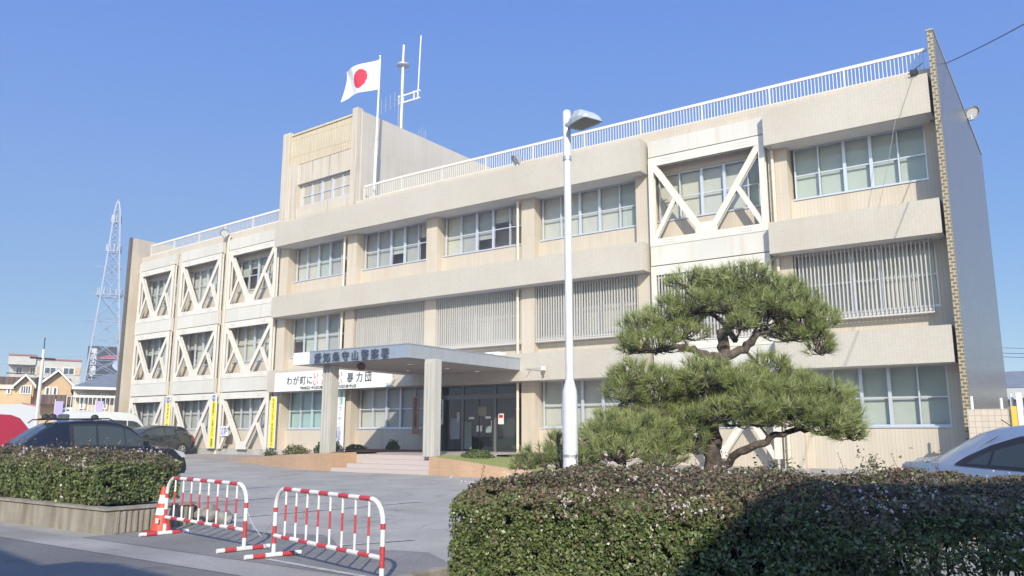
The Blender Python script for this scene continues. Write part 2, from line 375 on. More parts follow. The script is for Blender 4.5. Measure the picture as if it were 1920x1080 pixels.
# ------------------------------------------------------------------ police station
def WARP(v):
    x, y, z = v
    if x < -25:
        t = (-25 - x) / 20; z = z - .46 * t ** 1.2 * (min(max(z, 0), 13) / 12.2) ** 2
    return (x, y, z)
YF, YW, YS, YG = 25.47, 26.11, 26.44, 26.60          # fascia, pier, sill wall and glass planes
PR = [-45.6, -41.39, -36.97, -32.35, -27.45, -22.47, -17.38, -12.25, -7.33, -2.82]   # right faces of the piers
PW = .62
FT = [4.61, 8.31, 12.157]; FB = [3.56, 7.27, 10.928]; SILL = [1.80, 5.31, 9.20]; HEAD = [3.62, 7.40, 10.98]
BR = 38.7
station = thing('police_station', (-25, 26, .4), 'long three storey beige tiled police station with white steel window braces and a stair tower', 'building')
def part(name, b, m, parent=station, **k): b.warp = WARP; return b.build(name, m, parent, **k)
def span(i): return PR[i], (PR[i + 1] - PW if i < 8 else PR[9])

for i in range(1, 9):
    b = MB(); b.box(PR[i] - PW, PR[i], YW, YG + .25, .35, 12.15)
    part('pier', b, wall_m)
b = MB(); b.box(-45.98, PR[0], YW, YG + .25, .35, 12.15); part('pier', b, wall_m)
# walls under and over the windows, ground plinth
b = MB()
for i in range(9):
    x0, x1 = span(i)
    for f in range(3):
        if f == 0 and i == 5: continue
        zb = [.35, FB[0], FB[1]][f]
        b.box(x0, x1, YS, YG + .2, zb, SILL[f])
        b.box(x0, x1, YS + .03, YG + .2, HEAD[f], [FB[0], FB[1], 12.15][f] + .02)
part('wall', b, wall_m)
b = MB(); b.wallbox(-46.0, -2.81, YG + .9, BR, .3, 12.1, n=9); part('wall', b, wall_m)          # body of the building
b = MB(); b.wallbox(-46.0, -2.81, YW + .06, YW + .26, 12.16, 12.58, n=9); part('parapet', b, wall_m)
b = MB(); b.wallbox(-46.0, -2.82, YW + .27, BR + .1, 12.101, 12.2, n=9); part('roof', b, roof_m)
b = MB(); b.box(-45.98, PR[3], YW - .06, YS + .02, .3, .80); part('plinth', b, concrete_m)
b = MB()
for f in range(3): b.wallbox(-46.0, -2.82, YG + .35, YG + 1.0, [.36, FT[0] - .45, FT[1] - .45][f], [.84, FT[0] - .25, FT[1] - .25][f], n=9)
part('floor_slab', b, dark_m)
# fascias (projecting tiled spandrels) with soffits
def fascia(x0, x1, f):
    b = MB(); n = max(1, int((x1 - x0) / 5))
    b.wallbox(x0, x1, YF, YF + .14, FB[f], FT[f], n=n)
    b.box(x1 - .14, x1, YF + .14, YW + .05, FB[f], FT[f]); b.box(x0, x0 + .14, YF + .14, YW + .05, FB[f], FT[f])
    b.wallbox(x0 + .14, x1 - .14, YF + .14, YS + .03, FB[f] + .02, FB[f] + .12, 1, n=n)
    b.wallbox(x0 + .14, x1 - .14, YF + .14, YS - .002, FT[f] - .12, FT[f] - .01, 0, n=n)
    part('fascia', b, [fascia_m, soffit_m])
for f in range(3):
    fascia(-32.68, -12.33, f); fascia(-7.86, -2.90, f)
# white panels and braces in the four strengthened bays
def hbeam(b, a, c, wd, y0=25.86, y1=26.04):
    b.beam(a, c, wd, y0, y0 + .03); b.beam(a, c, wd, y1 - .03, y1); b.beam(a, c, .05, y0 + .03, y1 - .03)
def brace(i, f):
    x0, x1 = span(i)
    if i == 8: return
    x0 += .02; x1 -= .02
    if i == 7: x0 = -12.22; x1 = -7.98
    zt = [3.66, 7.42, 11.46][f]; zb = [.80, 4.42, 8.16][f]
    b = MB(); wv = .20
    hbeam(b, (x0 + wv / 2, zb), (x0 + wv / 2, zt), wv); hbeam(b, (x1 - wv / 2, zb), (x1 - wv / 2, zt), wv)
    hbeam(b, (x0 + wv, zt - .16), (x1 - wv, zt - .16), .32)
    if f: hbeam(b, (x0 + wv, zb + .13), (x1 - wv, zb + .13), .26)
    part('brace_frame', b, steel_m)
    if i == 7 and f == 1: return
    zl = zb + (.24 if f else 0.0); zh = zt - .30; xm = (x0 + x1) / 2
    L0 = Vector((x0 + wv - .02, zh)); R0 = Vector((x1 - wv + .02, zh)); AL = Vector((xm - .20, zl + .12)); AR = Vector((xm + .20, zl + .12))
    b = MB(); hbeam(b, L0, AL, .22, 25.87, 26.03); hbeam(b, R0, AR, .22, 25.87, 26.03)
    ml = L0.lerp(AL, .50); mr = R0.lerp(AR, .50)
    hbeam(b, (x0 + wv - .02, zl + .02), ml + Vector((-.08, -.04)), .16, 25.885, 26.02); hbeam(b, (x1 - wv + .02, zl + .02), mr + Vector((.08, -.04)), .16, 25.885, 26.02)
    b.prism([(xm - .42, zl - .01), (xm + .42, zl - .01), (xm + .34, zl + .38), (xm - .34, zl + .38)], 'Y', 25.855, 25.87)
    part('brace', b, steel_m)
    # bolt rows on the frame
    b = MB()
    for (cx, cz) in ((x0 + .75, zt - .16), (x1 - .75, zt - .16), (x0 + .75, zb + .13), (x1 - .75, zb + .13)):
        if f == 0 and cz < 2: continue
        for q in range(5):
            for r_ in (-.05, .05): b.box(cx + q * .09 - .2, cx + q * .09 - .17, 25.845, 25.86, cz + r_ - .013, cz + r_ + .013)
    part('bolts', b, galv_m)
for i in (0, 1, 2, 7):
    x0, x1 = span(i)
    if i == 7: x0 += .03; x1 = -7.87 
    for f in range(3):
        b = MB(); b.box(x0, x1, 25.88, 26.08, [3.72, 7.46, 11.50][f], [4.5, 8.2, 12.10][f])
        b.box(x0, x1, 26.0, 26.43, [3.66, 7.42, 11.46][f] , [3.72, 7.46, 11.50][f])
        part('panel', b, panel_m)
        brace(i, f)
for f in range(2):                         # the narrow panels at the far left pier
    b = MB(); b.box(-45.96, -45.62, 26.03, 26.1, [7.5, 11.5][f], [8.35, 12.1][f]); part('panel', b, panel_m)

# windows: five lights, each window with its own frame, panes and blinds
rw = random.Random(5)
def window(x0, x1, z0, z1, yg=YG, kind='pale', cols=5, parent=station):
    wd = (x1 - x0); cw = wd / cols; zt = z0 + (z1 - z0) * .47
    fr = MB()
    fr.box(x0, x1, yg - .04, yg + .05, z0, z0 + .06); fr.box(x0, x1, yg - .04, yg + .05, z1 - .05, z1)
    fr.box(x0, x0 + .05, yg - .04, yg + .05, z0 + .06, z1 - .05); fr.box(x1 - .05, x1, yg - .04, yg + .05, z0 + .06, z1 - .05)
    fr.box(x0 - .02, x1 + .02, yg - .20, yg - .04, z0 - .04, z0 + .015)
    for c in range(1, cols):
        h = .05 if (c in (2, 3) and cols == 5) else .022
        x = x0 + cw * c; fr.box(x - h, x + h, yg - .05, yg + .04, z0 + .06, z1 - .05)
    fo = part('window', fr, alu_m, parent)
    tr = MB(); pn = MB(); bl = [MB() for _ in range(6)]
    for c in range(cols):
        a = x0 + cw * c + .03; d = x0 + cw * (c + 1) - .03
        tr.box(a, d, yg - .02, yg + .02, zt - .02, zt + .02)
        off = .012 if c % 2 else 0
        pn.add([(a, yg + off, z0 + .05), (d, yg + off, z0 + .05), (d, yg + off, z1 - .04), (a, yg + off, z1 - .04)], [(0, 1, 2, 3)])
        k = {'pale': 0, 'aqua': 3, 'mix': rw.choice([0, 1, 2, 4, 4]), 'cream': 2, 'grey': 4, 'green': 1}[kind]
        if kind == 'pale': k = rw.choice([0, 0, 0, 1, 2])
        drop = z0 + .06
        if kind == 'mix' and rw.random() < .55: drop = z0 + (z1 - z0) * rw.uniform(.15, .75)
        if kind == 'grey' and rw.random() < .4: k = 0
        bl[k].add([(a - .02, yg + .14, drop), (d + .02, yg + .14, drop), (d + .02, yg + .14, z1), (a - .02, yg + .14, z1)], [(0, 1, 2, 3)])
    part('transom', tr, alu_m, fo)
    part('pane', pn, glass_m, fo, fix=False)
    for k in range(5):
        if bl[k].v: part('blind', bl[k], blind_ms[k], fo, fix=False)
for i in range(9):
    x0, x1 = span(i)
    for f in range(3):
        if f == 0 and i == 5: continue
        kind = 'pale'
        if i < 3: kind = ['grey', 'mix', 'mix'][f] if f else 'grey'
        if i in (3, 4, 5) and f == 2: kind = 'mix'
        if i == 3 and f == 0: kind = 'aqua'
        if i == 4 and f == 0: kind = 'grey'
        if i == 3 and f == 1: kind = 'mix'
        if i == 8: kind = 'green' if f != 1 else 'pale'
        xa, xb = x0 + (.10 if i > 2 else .14), x1 - (.02 if i < 8 else .42)
        window(xa, xb, SILL[f], HEAD[f], kind=kind)
# side reveal at the right end
b = MB(); b.box(-3.24, -2.83, YS - .02, YG + .2, .36, 12.15); part('pier', b, wall_m)
# grilles over the first floor windows
def grille(x0, x1, z0, z1, y=YW + .02):
    b = MB(); n = int((x1 - x0) / .115)
    for k in range(n + 1):
        x = x0 + (x1 - x0) * k / n; b.box(x - .016, x + .016, y, y + .07, z0, z1)
    b.box(x0 - .02, x1 + .02, y + .071, y + .11, z0 + .04, z0 + .10); b.box(x0 - .02, x1 + .02, y + .071, y + .11, z1 - .14, z1 - .08)
    b.box(x0 - .02, x1 + .02, y - .02, y + .09, z0 - .05, z0 - .002)
    part('grille', b, mat('off_white_louvre', (.56, .54, .52), .5))
for i in (4, 5, 6, 7, 8):
    x0, x1 = span(i)
    if i == 4: x0 += .12
    grille(x0 + .06, x1 - (.05 if i < 8 else .55), 5.12 if i != 7 else 4.75, 7.36 if i != 7 else 7.12, y=YW + (-.22 if i == 7 else .02))
# drain pipes
for (x, zs) in ((-45.72, ((.5, 12.0),)), (-37.25, ((.5, 12.3),)), (-28.18, ((4.62, 7.2), (8.32, 10.9))), (-18.12, ((.6, 3.5), (4.62, 7.2), (8.32, 10.9))), (-7.78, ((.6, 3.5), (4.62, 7.2), (8.32, 10.9)))):
    b = MB()
    for (z0, z1) in zs:
        b.tube((x, 26.02, z0), (x, 26.02, z1), .055, 10)
        for z in np.arange(z0 + .5, z1, 1.4): b.tube((x, 26.02, z), (x, 26.02, z + .05), .068, 10)
        b.path([(x, 26.02, z1), (x, 26.06, z1 + .08), (x, 26.2, z1 + .1)], .055)
    part('drain_pipe', b, pipe_m, smooth=True)
# gable walls
b = MB(); b.box(-2.80, -2.64, 25.36, 25.52, .2, 13.42); part('gable_edge', b, gable_front_m)
b = MB(); b.add([(-2.803, 25.52, .2), (-2.637, 25.52, .2), (-2.637, BR, .2), (-2.803, BR, .2), (-2.803, 25.52, 13.42), (-2.637, 25.52, 13.42), (-2.637, BR, 13.25), (-2.803, BR, 13.25)],
    [(3, 2, 1, 0), (4, 5, 6, 7), (0, 1, 5, 4), (1, 2, 6, 5), (2, 3, 7, 6), (3, 0, 4, 7)])
part('gable_wall', b, gable_side_m)
b = MB(); b.box(-2.82, -2.62, 25.33, BR, 13.40, 13.45); part('coping', b, concrete_m)
b = MB(); b.box(-46.20, -46.01, 25.5, BR, .2, 13.72); part('gable_wall', b, wall_m)
b = MB(); b.box(-46.22, -46.02, 25.36, 25.5, .2, 13.74); part('gable_edge', b, mat('dark_edge_tile', (.13, .115, .10), .4, var=.1, vscale=6))
# roof railing
def railing(x0, x1, zb, zt, y=26.28, thin=.022):
    n = max(1, round((x1 - x0) / 2.45)); 
    for k in range(n):
        a = x0 + (x1 - x0) * k / n; c = x0 + (x1 - x0) * (k + 1) / n; b = MB()
        b.box(a, c, y - .03, y + .03, zt - .10, zt); b.box(a, c, y - .02, y + .02, zb, zb + .05)
        b.box(a - .025, a + .025, y - .025, y + .025, zb + .05, zt - .10)
        q = int((c - a) / .115)
        for j in range(1, q): x = a + (c - a) * j / q; b.box(x - thin / 2, x + thin / 2, y - .012, y + .012, zb + .05, zt - .10)
        part('railing', b, rail_m)
railing(-27.25, -2.95, 12.59, 13.30); railing(-45.3, -33.2, 12.62, 13.30, thin=.010)
# stair tower
TZ = 17.1
b = MB(); b.box(-33.1, -27.62, 26.35, 37.4, 12.21, TZ - .12)
b.box(-33.1, -32.55, 25.98, 26.35, 12.2, TZ + .10); b.box(-27.95, -27.6, 25.98, 26.35, 12.2, TZ + .2)
b.box(-32.55, -31.95, 26.05, 26.35, 12.2, 15.36)
b.box(-31.95, -27.95, 26.12, 26.35, 14.26, 15.32); b.box(-31.95, -27.95, 26.12, 26.35, 12.2, 13.02)
tower_m = tile_mat('pale_ribbed_tower_wall', (.63, .57, .485), (.46, .41, .35), .16, 6, .07, .7, dirt=.6, dirtcol=(.28, .19, .10), dscale=(2.2, 2.2, .10), bump=.2)
part('stair_tower', b, tower_m)
b = MB(); b.box(-27.62, -27.56, 26.3, 37.4, 12.2, TZ + .08); part('side_wall', b, tile_mat('tower_side_wall', (.62, .57, .50), (.50, .46, .40), .12, 3, .1, .7, plane='YZ', dirt=.06))
b = MB(); b.box(-32.55, -27.95, 26.14, 26.35, 15.36, TZ - .02); b.box(-32.57, -27.93, 26.08, 26.14, TZ - .10, TZ)
part('relief_panel', b, tile_mat('yellowed_relief_stone', (.66, .60, .47), (.52, .42, .27), .12, .9, .22, .8, offset=.4, dirt=.5, dirtcol=(.50, .36, .19), dscale=(3, 1, .4), bump=.9))
window(-31.75, -28.05, 13.04, 14.24, yg=26.33, kind='pale')

# entrance: glass doors in bay 5
ex0, ex1 = PR[5], PR[6] - PW
door_m = mat('dark_bronze_frame', (.20, .20, .19), .4, metal=.4)
b = MB()
for x in (ex0 + .04, ex0 + 1.18, ex0 + 2.86, ex1 - .04): b.box(x - .05, x + .05, YG - .05, YG + .05, .82, 3.56)
b.box(ex0, ex1, YG - .055, YG + .055, 2.98, 3.16); b.box(ex0, ex1, YG - .055, YG + .055, 3.50, 3.60)
ent = part('entrance', b, door_m)
b = MB()
for (a, c, z0, z1) in ((ex0 + .09, ex0 + 1.13, .86, 2.98), (ex0 + 1.23, ex0 + 2.0, .86, 2.98), (ex0 + 2.05, ex0 + 2.81, .86, 2.98), (ex0 + 2.91, ex1 - .09, .86, 2.98), (ex0 + .09, ex1 - .09, 3.16, 3.5)):
    b.add([(a, YG, z0), (c, YG, z0), (c, YG, z1), (a, YG, z1)], [(0, 1, 2, 3)])
part('pane', b, glass_mat('tinted_door_glass', (.45, .52, .50)), ent, fix=False)
b = MB(); b.box(ex0 + .05, ex1 - .05, YG + .85, YG + .898, .5, 3.6); part('back_wall', b, mat('lobby_wall', (.16, .165, .16), .9), ent)
b = MB(); b.tube((ex0 + 2.72, YG - .09, 1.65), (ex0 + 2.72, YG - .09, 2.1), .018); part('door_handle', b, chrome_m, ent)
def poster(x, z, wd, h, m, y=YG - .012, parent=ent, name='notice'):
    b = MB(); b.box(x, x + wd, y - .004, y, z, z + h); return part(name, b, m, parent)
pa = mat('paper_notice', (.42, .44, .40), .7); pb = mat('white_notice', (.72, .72, .72), .7)
poster(ex0 + .52, 1.35, .5, .85, mat('blue_grey_notice', (.26, .28, .34), .7)); poster(ex0 + 1.27, .95, .38, 1.1, mat('green_grey_notice', (.17, .22, .21), .7))
poster(ex0 + 1.98, 2.3, .44, .36, mat('olive_notice', (.26, .26, .20), .7)); poster(ex0 + 1.5, 2.16, .28, .09, pb); poster(ex0 + 2.35, 2.18, .28, .09, pb)
poster(ex0 + 2.38, 1.62, .3, .26, mat('teal_notice', (.22, .29, .28), .7)); poster(ex0 + 1.9, 1.66, .11, .24, pb); poster(ex0 + 2.08, 1.66, .11, .24, pb)
poster(ex0 + 3.0, 1.95, .28, .42, pb); poster(ex0 + 3.04, 2.2, .2, .12, dred_m, y=YG - .018); poster(ex0 + .86, 2.05, .16, .4, pa, y=YG - .02)
# landing and steps
b = MB(); b.box(-21.15, -16.62, 20.35, 26.43, .2, .86); b.box(-22.4, -16.62, 22.6, 26.43, .2, .858)
b.box(-33.0, -16.62, 25.7, 26.43, .2, .80); b.box(-16.62, -12.5, 20.3, 26.43, .2, .70); b.box(-20, -17.9, 26.43, 27.4, .2, .855)
part('landing', b, step_m)
st = MB()
for k in range(3): st.box(-21.0 + .38 * k * .9, -16.62, 19.15 + .4 * k, 20.35 + .001, .2 + .0005 * k, .44 + .14 * k)
part('steps', st, step_m, bevel=.012)
b = MB(); b.box(-27.3, -22.6, 25.2, 26.42, .3, .90); part('flower_bed', b, mat('red_brown_brick', (.26, .10, .06), .8, var=.2))
# canopy
can = MB(); CX0, CX1, CY0, CY1, CZ0, CZ1 = -22.30, -17.62, 19.15, 26.1, 3.97, 4.40
can.box(CX0, CX1, CY0, CY1, CZ0, CZ1)
canopy = part('canopy', can, metal_grey_m)
b = MB(); b.box(CX0 + .06, CX1 - .06, CY0 + .06, CY1 - .6, CZ0 - .02, CZ0 - .002); part('ceiling', b, mat('canopy_ceiling', (.34, .31, .29), .7, var=.08), canopy)
b = MB(); b.box(-23.15, CX0 - .002, CY0 - .01, CY1, CZ0 + .005, CZ1 + .01); part('end_panel', b, white_m, canopy)
b = MB()
for y in np.arange(CY0 + .8, CY1, 1.15): b.box(CX1, CX1 + .006, y, y + .012, CZ0 + .01, CZ1 - .01)
for x in np.arange(CX0 + .7, CX1, .58): b.box(x, x + .01, CY0 - .006, CY0, CZ0 + .01, CZ1 - .01)
b.box(CX0, CX1 + .02, CY0 - .02, CY1, CZ1 - .0005, CZ1 + .03)
part('trim', b, mat('dull_joint', (.36, .40, .46), .5, metal=.4), canopy)
b = MB()
for (x, y) in ((-19.2, 21), (-19.2, 23), (-19.2, 24.8), (-21.2, 23), (-21.2, 24.8)): b.lathe([(0, -.03), (.1, -.03), (.12, 0)], (x, y, CZ0 - .022), 14)
part('downlight', b, chrome_m, canopy)
b = MB(); b.lathe([(0, -.26), (.10, -.24), (.16, -.14), (.15, -.05), (.05, 0)], (-20.2, 19.62, CZ0 - .02), 16); part('lamp', b, mat('dark_maroon_lens', (.10, .035, .03), .3), canopy, smooth=True)
for k, ch in enumerate('愛知県守山警察署'):
    text_mesh('letter', ch, .36, greylet_m, canopy, (-22.02 + k * .462, CY0 - .035, CZ0 + .055), (1, 0, 0), (0, 0, 1), depth=.022, bold=.003)
def column(x, y):
    b = MB(); b.box(x - .22, x + .22, y - .15, y + .2, .84, CZ0 - .022)
    for q in (-.15, 0, .15): b.box(x + q - .045, x + q + .045, y - .19, y - .15, .84, CZ0 - .12)
    part('column', b, mat('fluted_concrete', (.47, .455, .42), .8, var=.06, vscale=5, stretch=(1, 1, .2)), bevel=.015)
column(-21.85, 19.75); column(-17.3, 20.0)

# entrance planters
def planter(name, poly_front, poly_back, label, m_top):
    """sloping brick faced bed: front line of (x,y,ztop), back line behind it"""
    t = thing(name, (poly_front[0][0], poly_front[0][1], gz(poly_front[0][1])), label, 'planter')
    b = MB(); n = len(poly_front); vs = []
    for (x, y, z) in poly_front: vs += [(x, y, gz(y) - .05), (x, y, z)]
    b.add(vs, [(2 * i, 2 * i + 2, 2 * i + 3, 2 * i + 1) for i in range(n - 1)])
    e = poly_front[-1]; k = poly_back[-1]; b.add([(e[0], e[1], .1), (k[0], k[1], .1), (k[0], k[1], k[2]), (e[0], e[1], e[2])], [(0, 1, 2, 3)])
    e = poly_front[0]; k = poly_back[0]; b.add([(e[0], e[1], .1), (k[0], k[1], .1), (k[0], k[1], k[2]), (e[0], e[1], e[2])], [(3, 2, 1, 0)])
    vs = []
    for (x, y, z), (u, v, ww) in zip(poly_front, poly_back):
        dx, dy = u - x, v - y; L = math.hypot(dx, dy); vs += [(x, y, z), (x + dx / L * .13, y + dy / L * .13, z)]
    b.add(vs, [(2 * i, 2 * i + 2, 2 * i + 3, 2 * i + 1) for i in range(n - 1)])
    b.build('brick_wall', brick_m, t, fix=False)
    b = MB(); vs = []
    for (x, y, z), (u, v, ww) in zip(poly_front, poly_back):
        dx, dy = u - x, v - y; L = math.hypot(dx, dy); vs += [(x + dx / L * .13, y + dy / L * .13, z - .03), (x + dx / 2, y + dy / 2, (z + ww) / 2 + .04), (u, v, ww)]
    b.add(vs, [(3 * i + a, 3 * i + 3 + a, 3 * i + 4 + a, 3 * i + 1 + a) for i in range(n - 1) for a in (0, 1)])
    b.build('bed_top', m_top, t, fix=False)
    return t
planter('brick_planter', [(-31.6, 22.75, .45), (-28.5, 21.35, .60), (-25.5, 20.3, .74), (-23.3, 19.6, .84), (-21.02, 19.12, .93)], [(-31.6, 25.6, .5), (-28.5, 25.6, .7), (-25.5, 25.6, .8), (-23.3, 24.5, .85), (-21.02, 20.34, .93)], 'orange brick planter rising to the left of the entrance steps', soil_m)
planter('brick_planter', [(-16.6, 19.1, .88), (-15.3, 19.0, .78), (-13.8, 19.0, .62), (-12.4, 19.2, .50)], [(-16.6, 20.4, .868), (-15.3, 21.4, .84), (-13.8, 22, .78), (-12.4, 22.5, .70)], 'orange brick planter with lawn to the right of the entrance steps', lawn_m)

# ------------------------------------------------------------------ pixel -> place (used once to stand things where they are)
def ray(x, y): return AX_F + AX_R * ((x - 960) / FPX) - AX_U * ((y - 540) / FPX)
def atY(x, y, Y): d = ray(x, y); return CAM + d * (Y / d.y)
def atD(x, y, D): d = ray(x, y); return CAM + d / math.hypot(d.x, d.y) * D

# ------------------------------------------------------------------ banners and signs on the front
def board(name, x0, x1, y, z0, z1, m, label, cat, th=.02, group=None):
    t = thing(name, ((x0 + x1) / 2, y, z0), label, cat, group)
    b = MB(WARP); b.box(x0, x1, y, y + th, z0, z1); b.build('board' if cat == 'sign' else 'cloth', m, t)
    return t
cloth_m = mat('white_banner_cloth', (.78, .78, .75), .8, var=.02)
bn = board('slogan_banner', -31.95, -24.2, 25.36, 3.55, 4.45, cloth_m, 'wide white banner with black and red Japanese slogan under the first floor spandrel', 'banner')
zc = 3.86
SLX = (-29.22, -28.66, -28.16, -27.62)
red_ink = mat('red_ink', (.62, .05, .07), .6); sm_ink = mat('grey_ink', (.12, .12, .13), .6)
def bt(body, x, z, size, m, sq=1.0): text_mesh('letter', body, size, m, bn, (x, 25.352, z), (1, 0, 0), (0, 0, 1), depth=.002, bold=.005, squash=sq)
for ch, x in zip('わが町に', (-31.08, -30.62, -30.13, -29.66)): bt(ch, x, zc, .44, ink_m, .95)
for ch, x in zip('いらない', SLX): bt(ch, x, 4.08, .36, red_ink)
for ch, x in zip('いれない', SLX): bt(ch, x, 3.76, .36, red_ink)
for ch, x in zip('暴力団', (-26.98, -26.40, -25.86)): bt(ch, x, zc, .46, ink_m, .95)
bt('愛知県警察 守山警察署', -30.1, 3.60, .15, sm_ink); bt('守山警察署 守山区', -27.6, 3.60, .15, sm_ink)
def vertical_banner(x0, x1, y, z0, z1, body, m, label, ink, size, top=None, group='yellow vertical banners'):
    t = thing('vertical_banner', ((x0 + x1) / 2, y, z0), label, 'banner', group)
    b = MB(WARP); b.box(x0 - .05, x1 + .05, y + .012, y + .03, z0 - .04, z1 + .04); b.build('backing_board', white_m, t)
    b = MB(WARP); b.box(x0, x1, y, y + .012, z0, z1); b.build('cloth', m, t)
    zc_ = z1 - size * 1.1
    text_mesh('writing', body, size, ink, t, ((x0 + x1) / 2 - size * .5, y - .004, WARP(((x0 + x1) / 2, y, zc_))[2]), (1, 0, 0), (0, 0, 1), depth=.002, vertical=True, spacing=(z1 - z0) / (len(body) * size) * 1.1 if True else 1)
    if top:
        b = MB(WARP); b.box(x0 - .02, x1 + .02, y, y + .012, z1 + .02, z1 + .42); b.build('header', white_m, t)
        b = MB(WARP); b.lathe([(0, 0), (.09, .02), (.12, .10), (.07, .2), (.12, .26), (0, .33)], ((x0 + x1) / 2, y - .002, z1 + .05), 10); o = b.build('emblem', mat('blue_grey_print', (.25, .28, .45), .6), t); 
    return t
vertical_banner(-41.60, -41.30, 25.78, .75, 3.22, '交通安全　飲酒運転根絶', yellow_m, 'narrow yellow banner hanging furthest from the entrance, partly hidden behind the dark hatchback', ink_m, .17, True)
vertical_banner(-37.50, -37.10, 25.78, .85, 3.22, '特殊詐欺に　ご注意ください　警察署', yellow_m, 'yellow vertical banner beside the drain pipe with a white emblem head above it', ink_m, .17, True)
vertical_banner(-32.62, -32.28, 25.74, .92, 3.32, 'みんなでつくろう　安心で安全な守山', yellow_m, 'yellow vertical banner nearest the entrance, left of the aqua ground floor window', ink_m, .16)
blue_ink = mat('blue_ink', (.16, .20, .55), .6)
vb = vertical_banner(-28.12, -27.66, 25.86, .95, 3.50, 'ストップ・ザ・交通事故', cloth_m, 'tall white vertical banner with blue Japanese writing behind the left canopy column', blue_ink, .24, group=None)
text_mesh('small_writing', '守山警察署', .11, ink_m, vb, (-28.10, 25.855, 1.75), (1, 0, 0), (0, 0, 1), depth=.002, vertical=True)
b = MB(); b.box(-27.86, -27.74, 25.853, 25.86, 2.9, 3.48); b.build('green_stripe', mat('green_print', (.16, .5, .35), .6), vb)
s1 = board('notice_sign', -36.6, -35.95, 25.79, 1.45, 1.95, white_m, 'small white notice plate with blue lettering fixed on the white brace', 'sign')
text_mesh('writing', '来客\n駐車', .2, blue_ink, s1, (-36.55, 25.785, 1.72), (1, 0, 0), (0, 0, 1), depth=.002); text_mesh('writing', '守山署\n一時', .13, sm_ink, s1, (-36.12 - .2 + .02, 25.785, 1.76), (1, 0, 0), (0, 0, 1), depth=.002)
s2 = board('name_board', -23.62, -23.27, 26.05, 1.55, 3.15, mat('old_wood_board', (.36, .20, .12), .6, var=.15), 'brown wooden name board with vertical characters left of the glass doors', 'sign')
text_mesh('writing', '愛知県守山警察署', .17, ink_m, s2, (-23.53, 26.045, 2.93), (1, 0, 0), (0, 0, 1), depth=.003, vertical=True, spacing=1.05)
s3 = board('name_board', -22.42, -22.22, 26.40, 1.95, 3.0, white_m, 'narrow white board with vertical black characters on the edge of the glass entrance', 'sign')
text_mesh('writing', '守山警察署協議会', .12, ink_m, s3, (-22.38, 26.395, 2.87), (1, 0, 0), (0, 0, 1), depth=.002, vertical=True)

# ------------------------------------------------------------------ things on the roof and walls
fp = thing('flagpole', (-26.88, 26.62, 12.2), 'tall white flagpole rising beside the stair tower', 'flagpole')
b = MB(); b.tube((-26.95, 26.62, 12.2), (-26.90, 26.62, 15.6), .075, 12); b.build('pole', white_m, fp, smooth=True)
b = MB(); b.tube((-26.90, 26.62, 15.6), (-26.82, 26.62, 19.85), .055, 12, r2=.04); b.build('upper_pole', white_m, fp, smooth=True)
b = MB(); b.lathe([(0, -.06), (.06, -.04), (.075, 0), (.06, .05), (0, .08)], (-26.82, 26.62, 19.92), 12); b.build('finial', chrome_m, fp, smooth=True)
b = MB(); [b.tube((-26.92, 26.62, z), (-26.92, 26.62, z + .08), .10, 12) for z in (15.58,)]; b.build('collar', galv_m, fp)
# flag: cloth with a wave and the red disc cut into it
flag_w = mat('white_flag_cloth', (.80, .80, .82), .8); flag_r = mat('red_flag_cloth', (.66, .03, .06), .8)
fl = MB(); NU, NV = 44, 30; LW, LH = 2.75, 1.55; vs = []
def fpt(u, v):
    p = Vector((-26.86 - LW * u * .97, 26.62, 19.78 - LH * v))
    p.z += .34 * u - .30 * u * u * (1 - v) - .22 * u * u * v + .10 * math.sin(u * 7 + v * 2.5) * u
    p.x += .14 * math.sin(v * 3 + .4) * u + .10 * u * u * max(0, .55 - v) 
    p.y += 0.20 * math.sin(u * 7.5 + v * 1.8) * (.25 + u * .8)
    p.z -= .28 * max(0, u - .75) * 4 * max(0, v - .5)
    return p
vs = [fpt(i / NU, j / NV) for i in range(NU + 1) for j in range(NV + 1)]
k0 = len(fl.v); fl.v += [tuple(p) for p in vs]
for i in range(NU):
    for j in range(NV):
        uu, vv = (i + .5) / NU, (j + .5) / NV
        fl.f.append((i * (NV + 1) + j, (i + 1) * (NV + 1) + j, (i + 1) * (NV + 1) + j + 1, i * (NV + 1) + j + 1))
        fl.m.append(1 if math.hypot((uu - .5) * LW, (vv - .5) * LH) < .50 else 0)
o = fl.build('flag', [flag_w, flag_r], smooth=True, fix=False); place(o, 'white Japanese flag with a red disc flying left from the flagpole', 'flag')
am = thing('antenna_mast', (-28.5, 30, TZ), 'white radio mast with a disc and a side arm on the stair tower roof', 'antenna')
b = MB(); b.tube((-28.5, 30, 16.9), (-28.48, 30, 21.2), .13, 10, r2=.11); b.tube((-28.48, 30, 21.2), (-28.46, 30, 22.4), .09, 10); b.build('mast', galv_m, am, smooth=True)
b = MB(); b.lathe([(.1, -.16), (.34, -.05), (.36, .04), (.1, .06)], (-28.48, 30, 21.26), 18); b.build('disc', galv_m, am, smooth=True)
b = MB()
for z in (19.15, 18.75): b.box(-28.7, -27.2, 29.96, 30.04, z + .28, z + .36)
for x in (-28.72, -28.4, -27.62, -27.35): b.box(x - .03, x + .03, 29.97, 30.03, 19.0, 19.56)
b.build('side_arm', white_m, am)
b = MB(); b.tube((-27.36, 30, 19.1), (-27.22, 30, 22.6), .035, 6); b.build('whip_aerial', white_m, am)
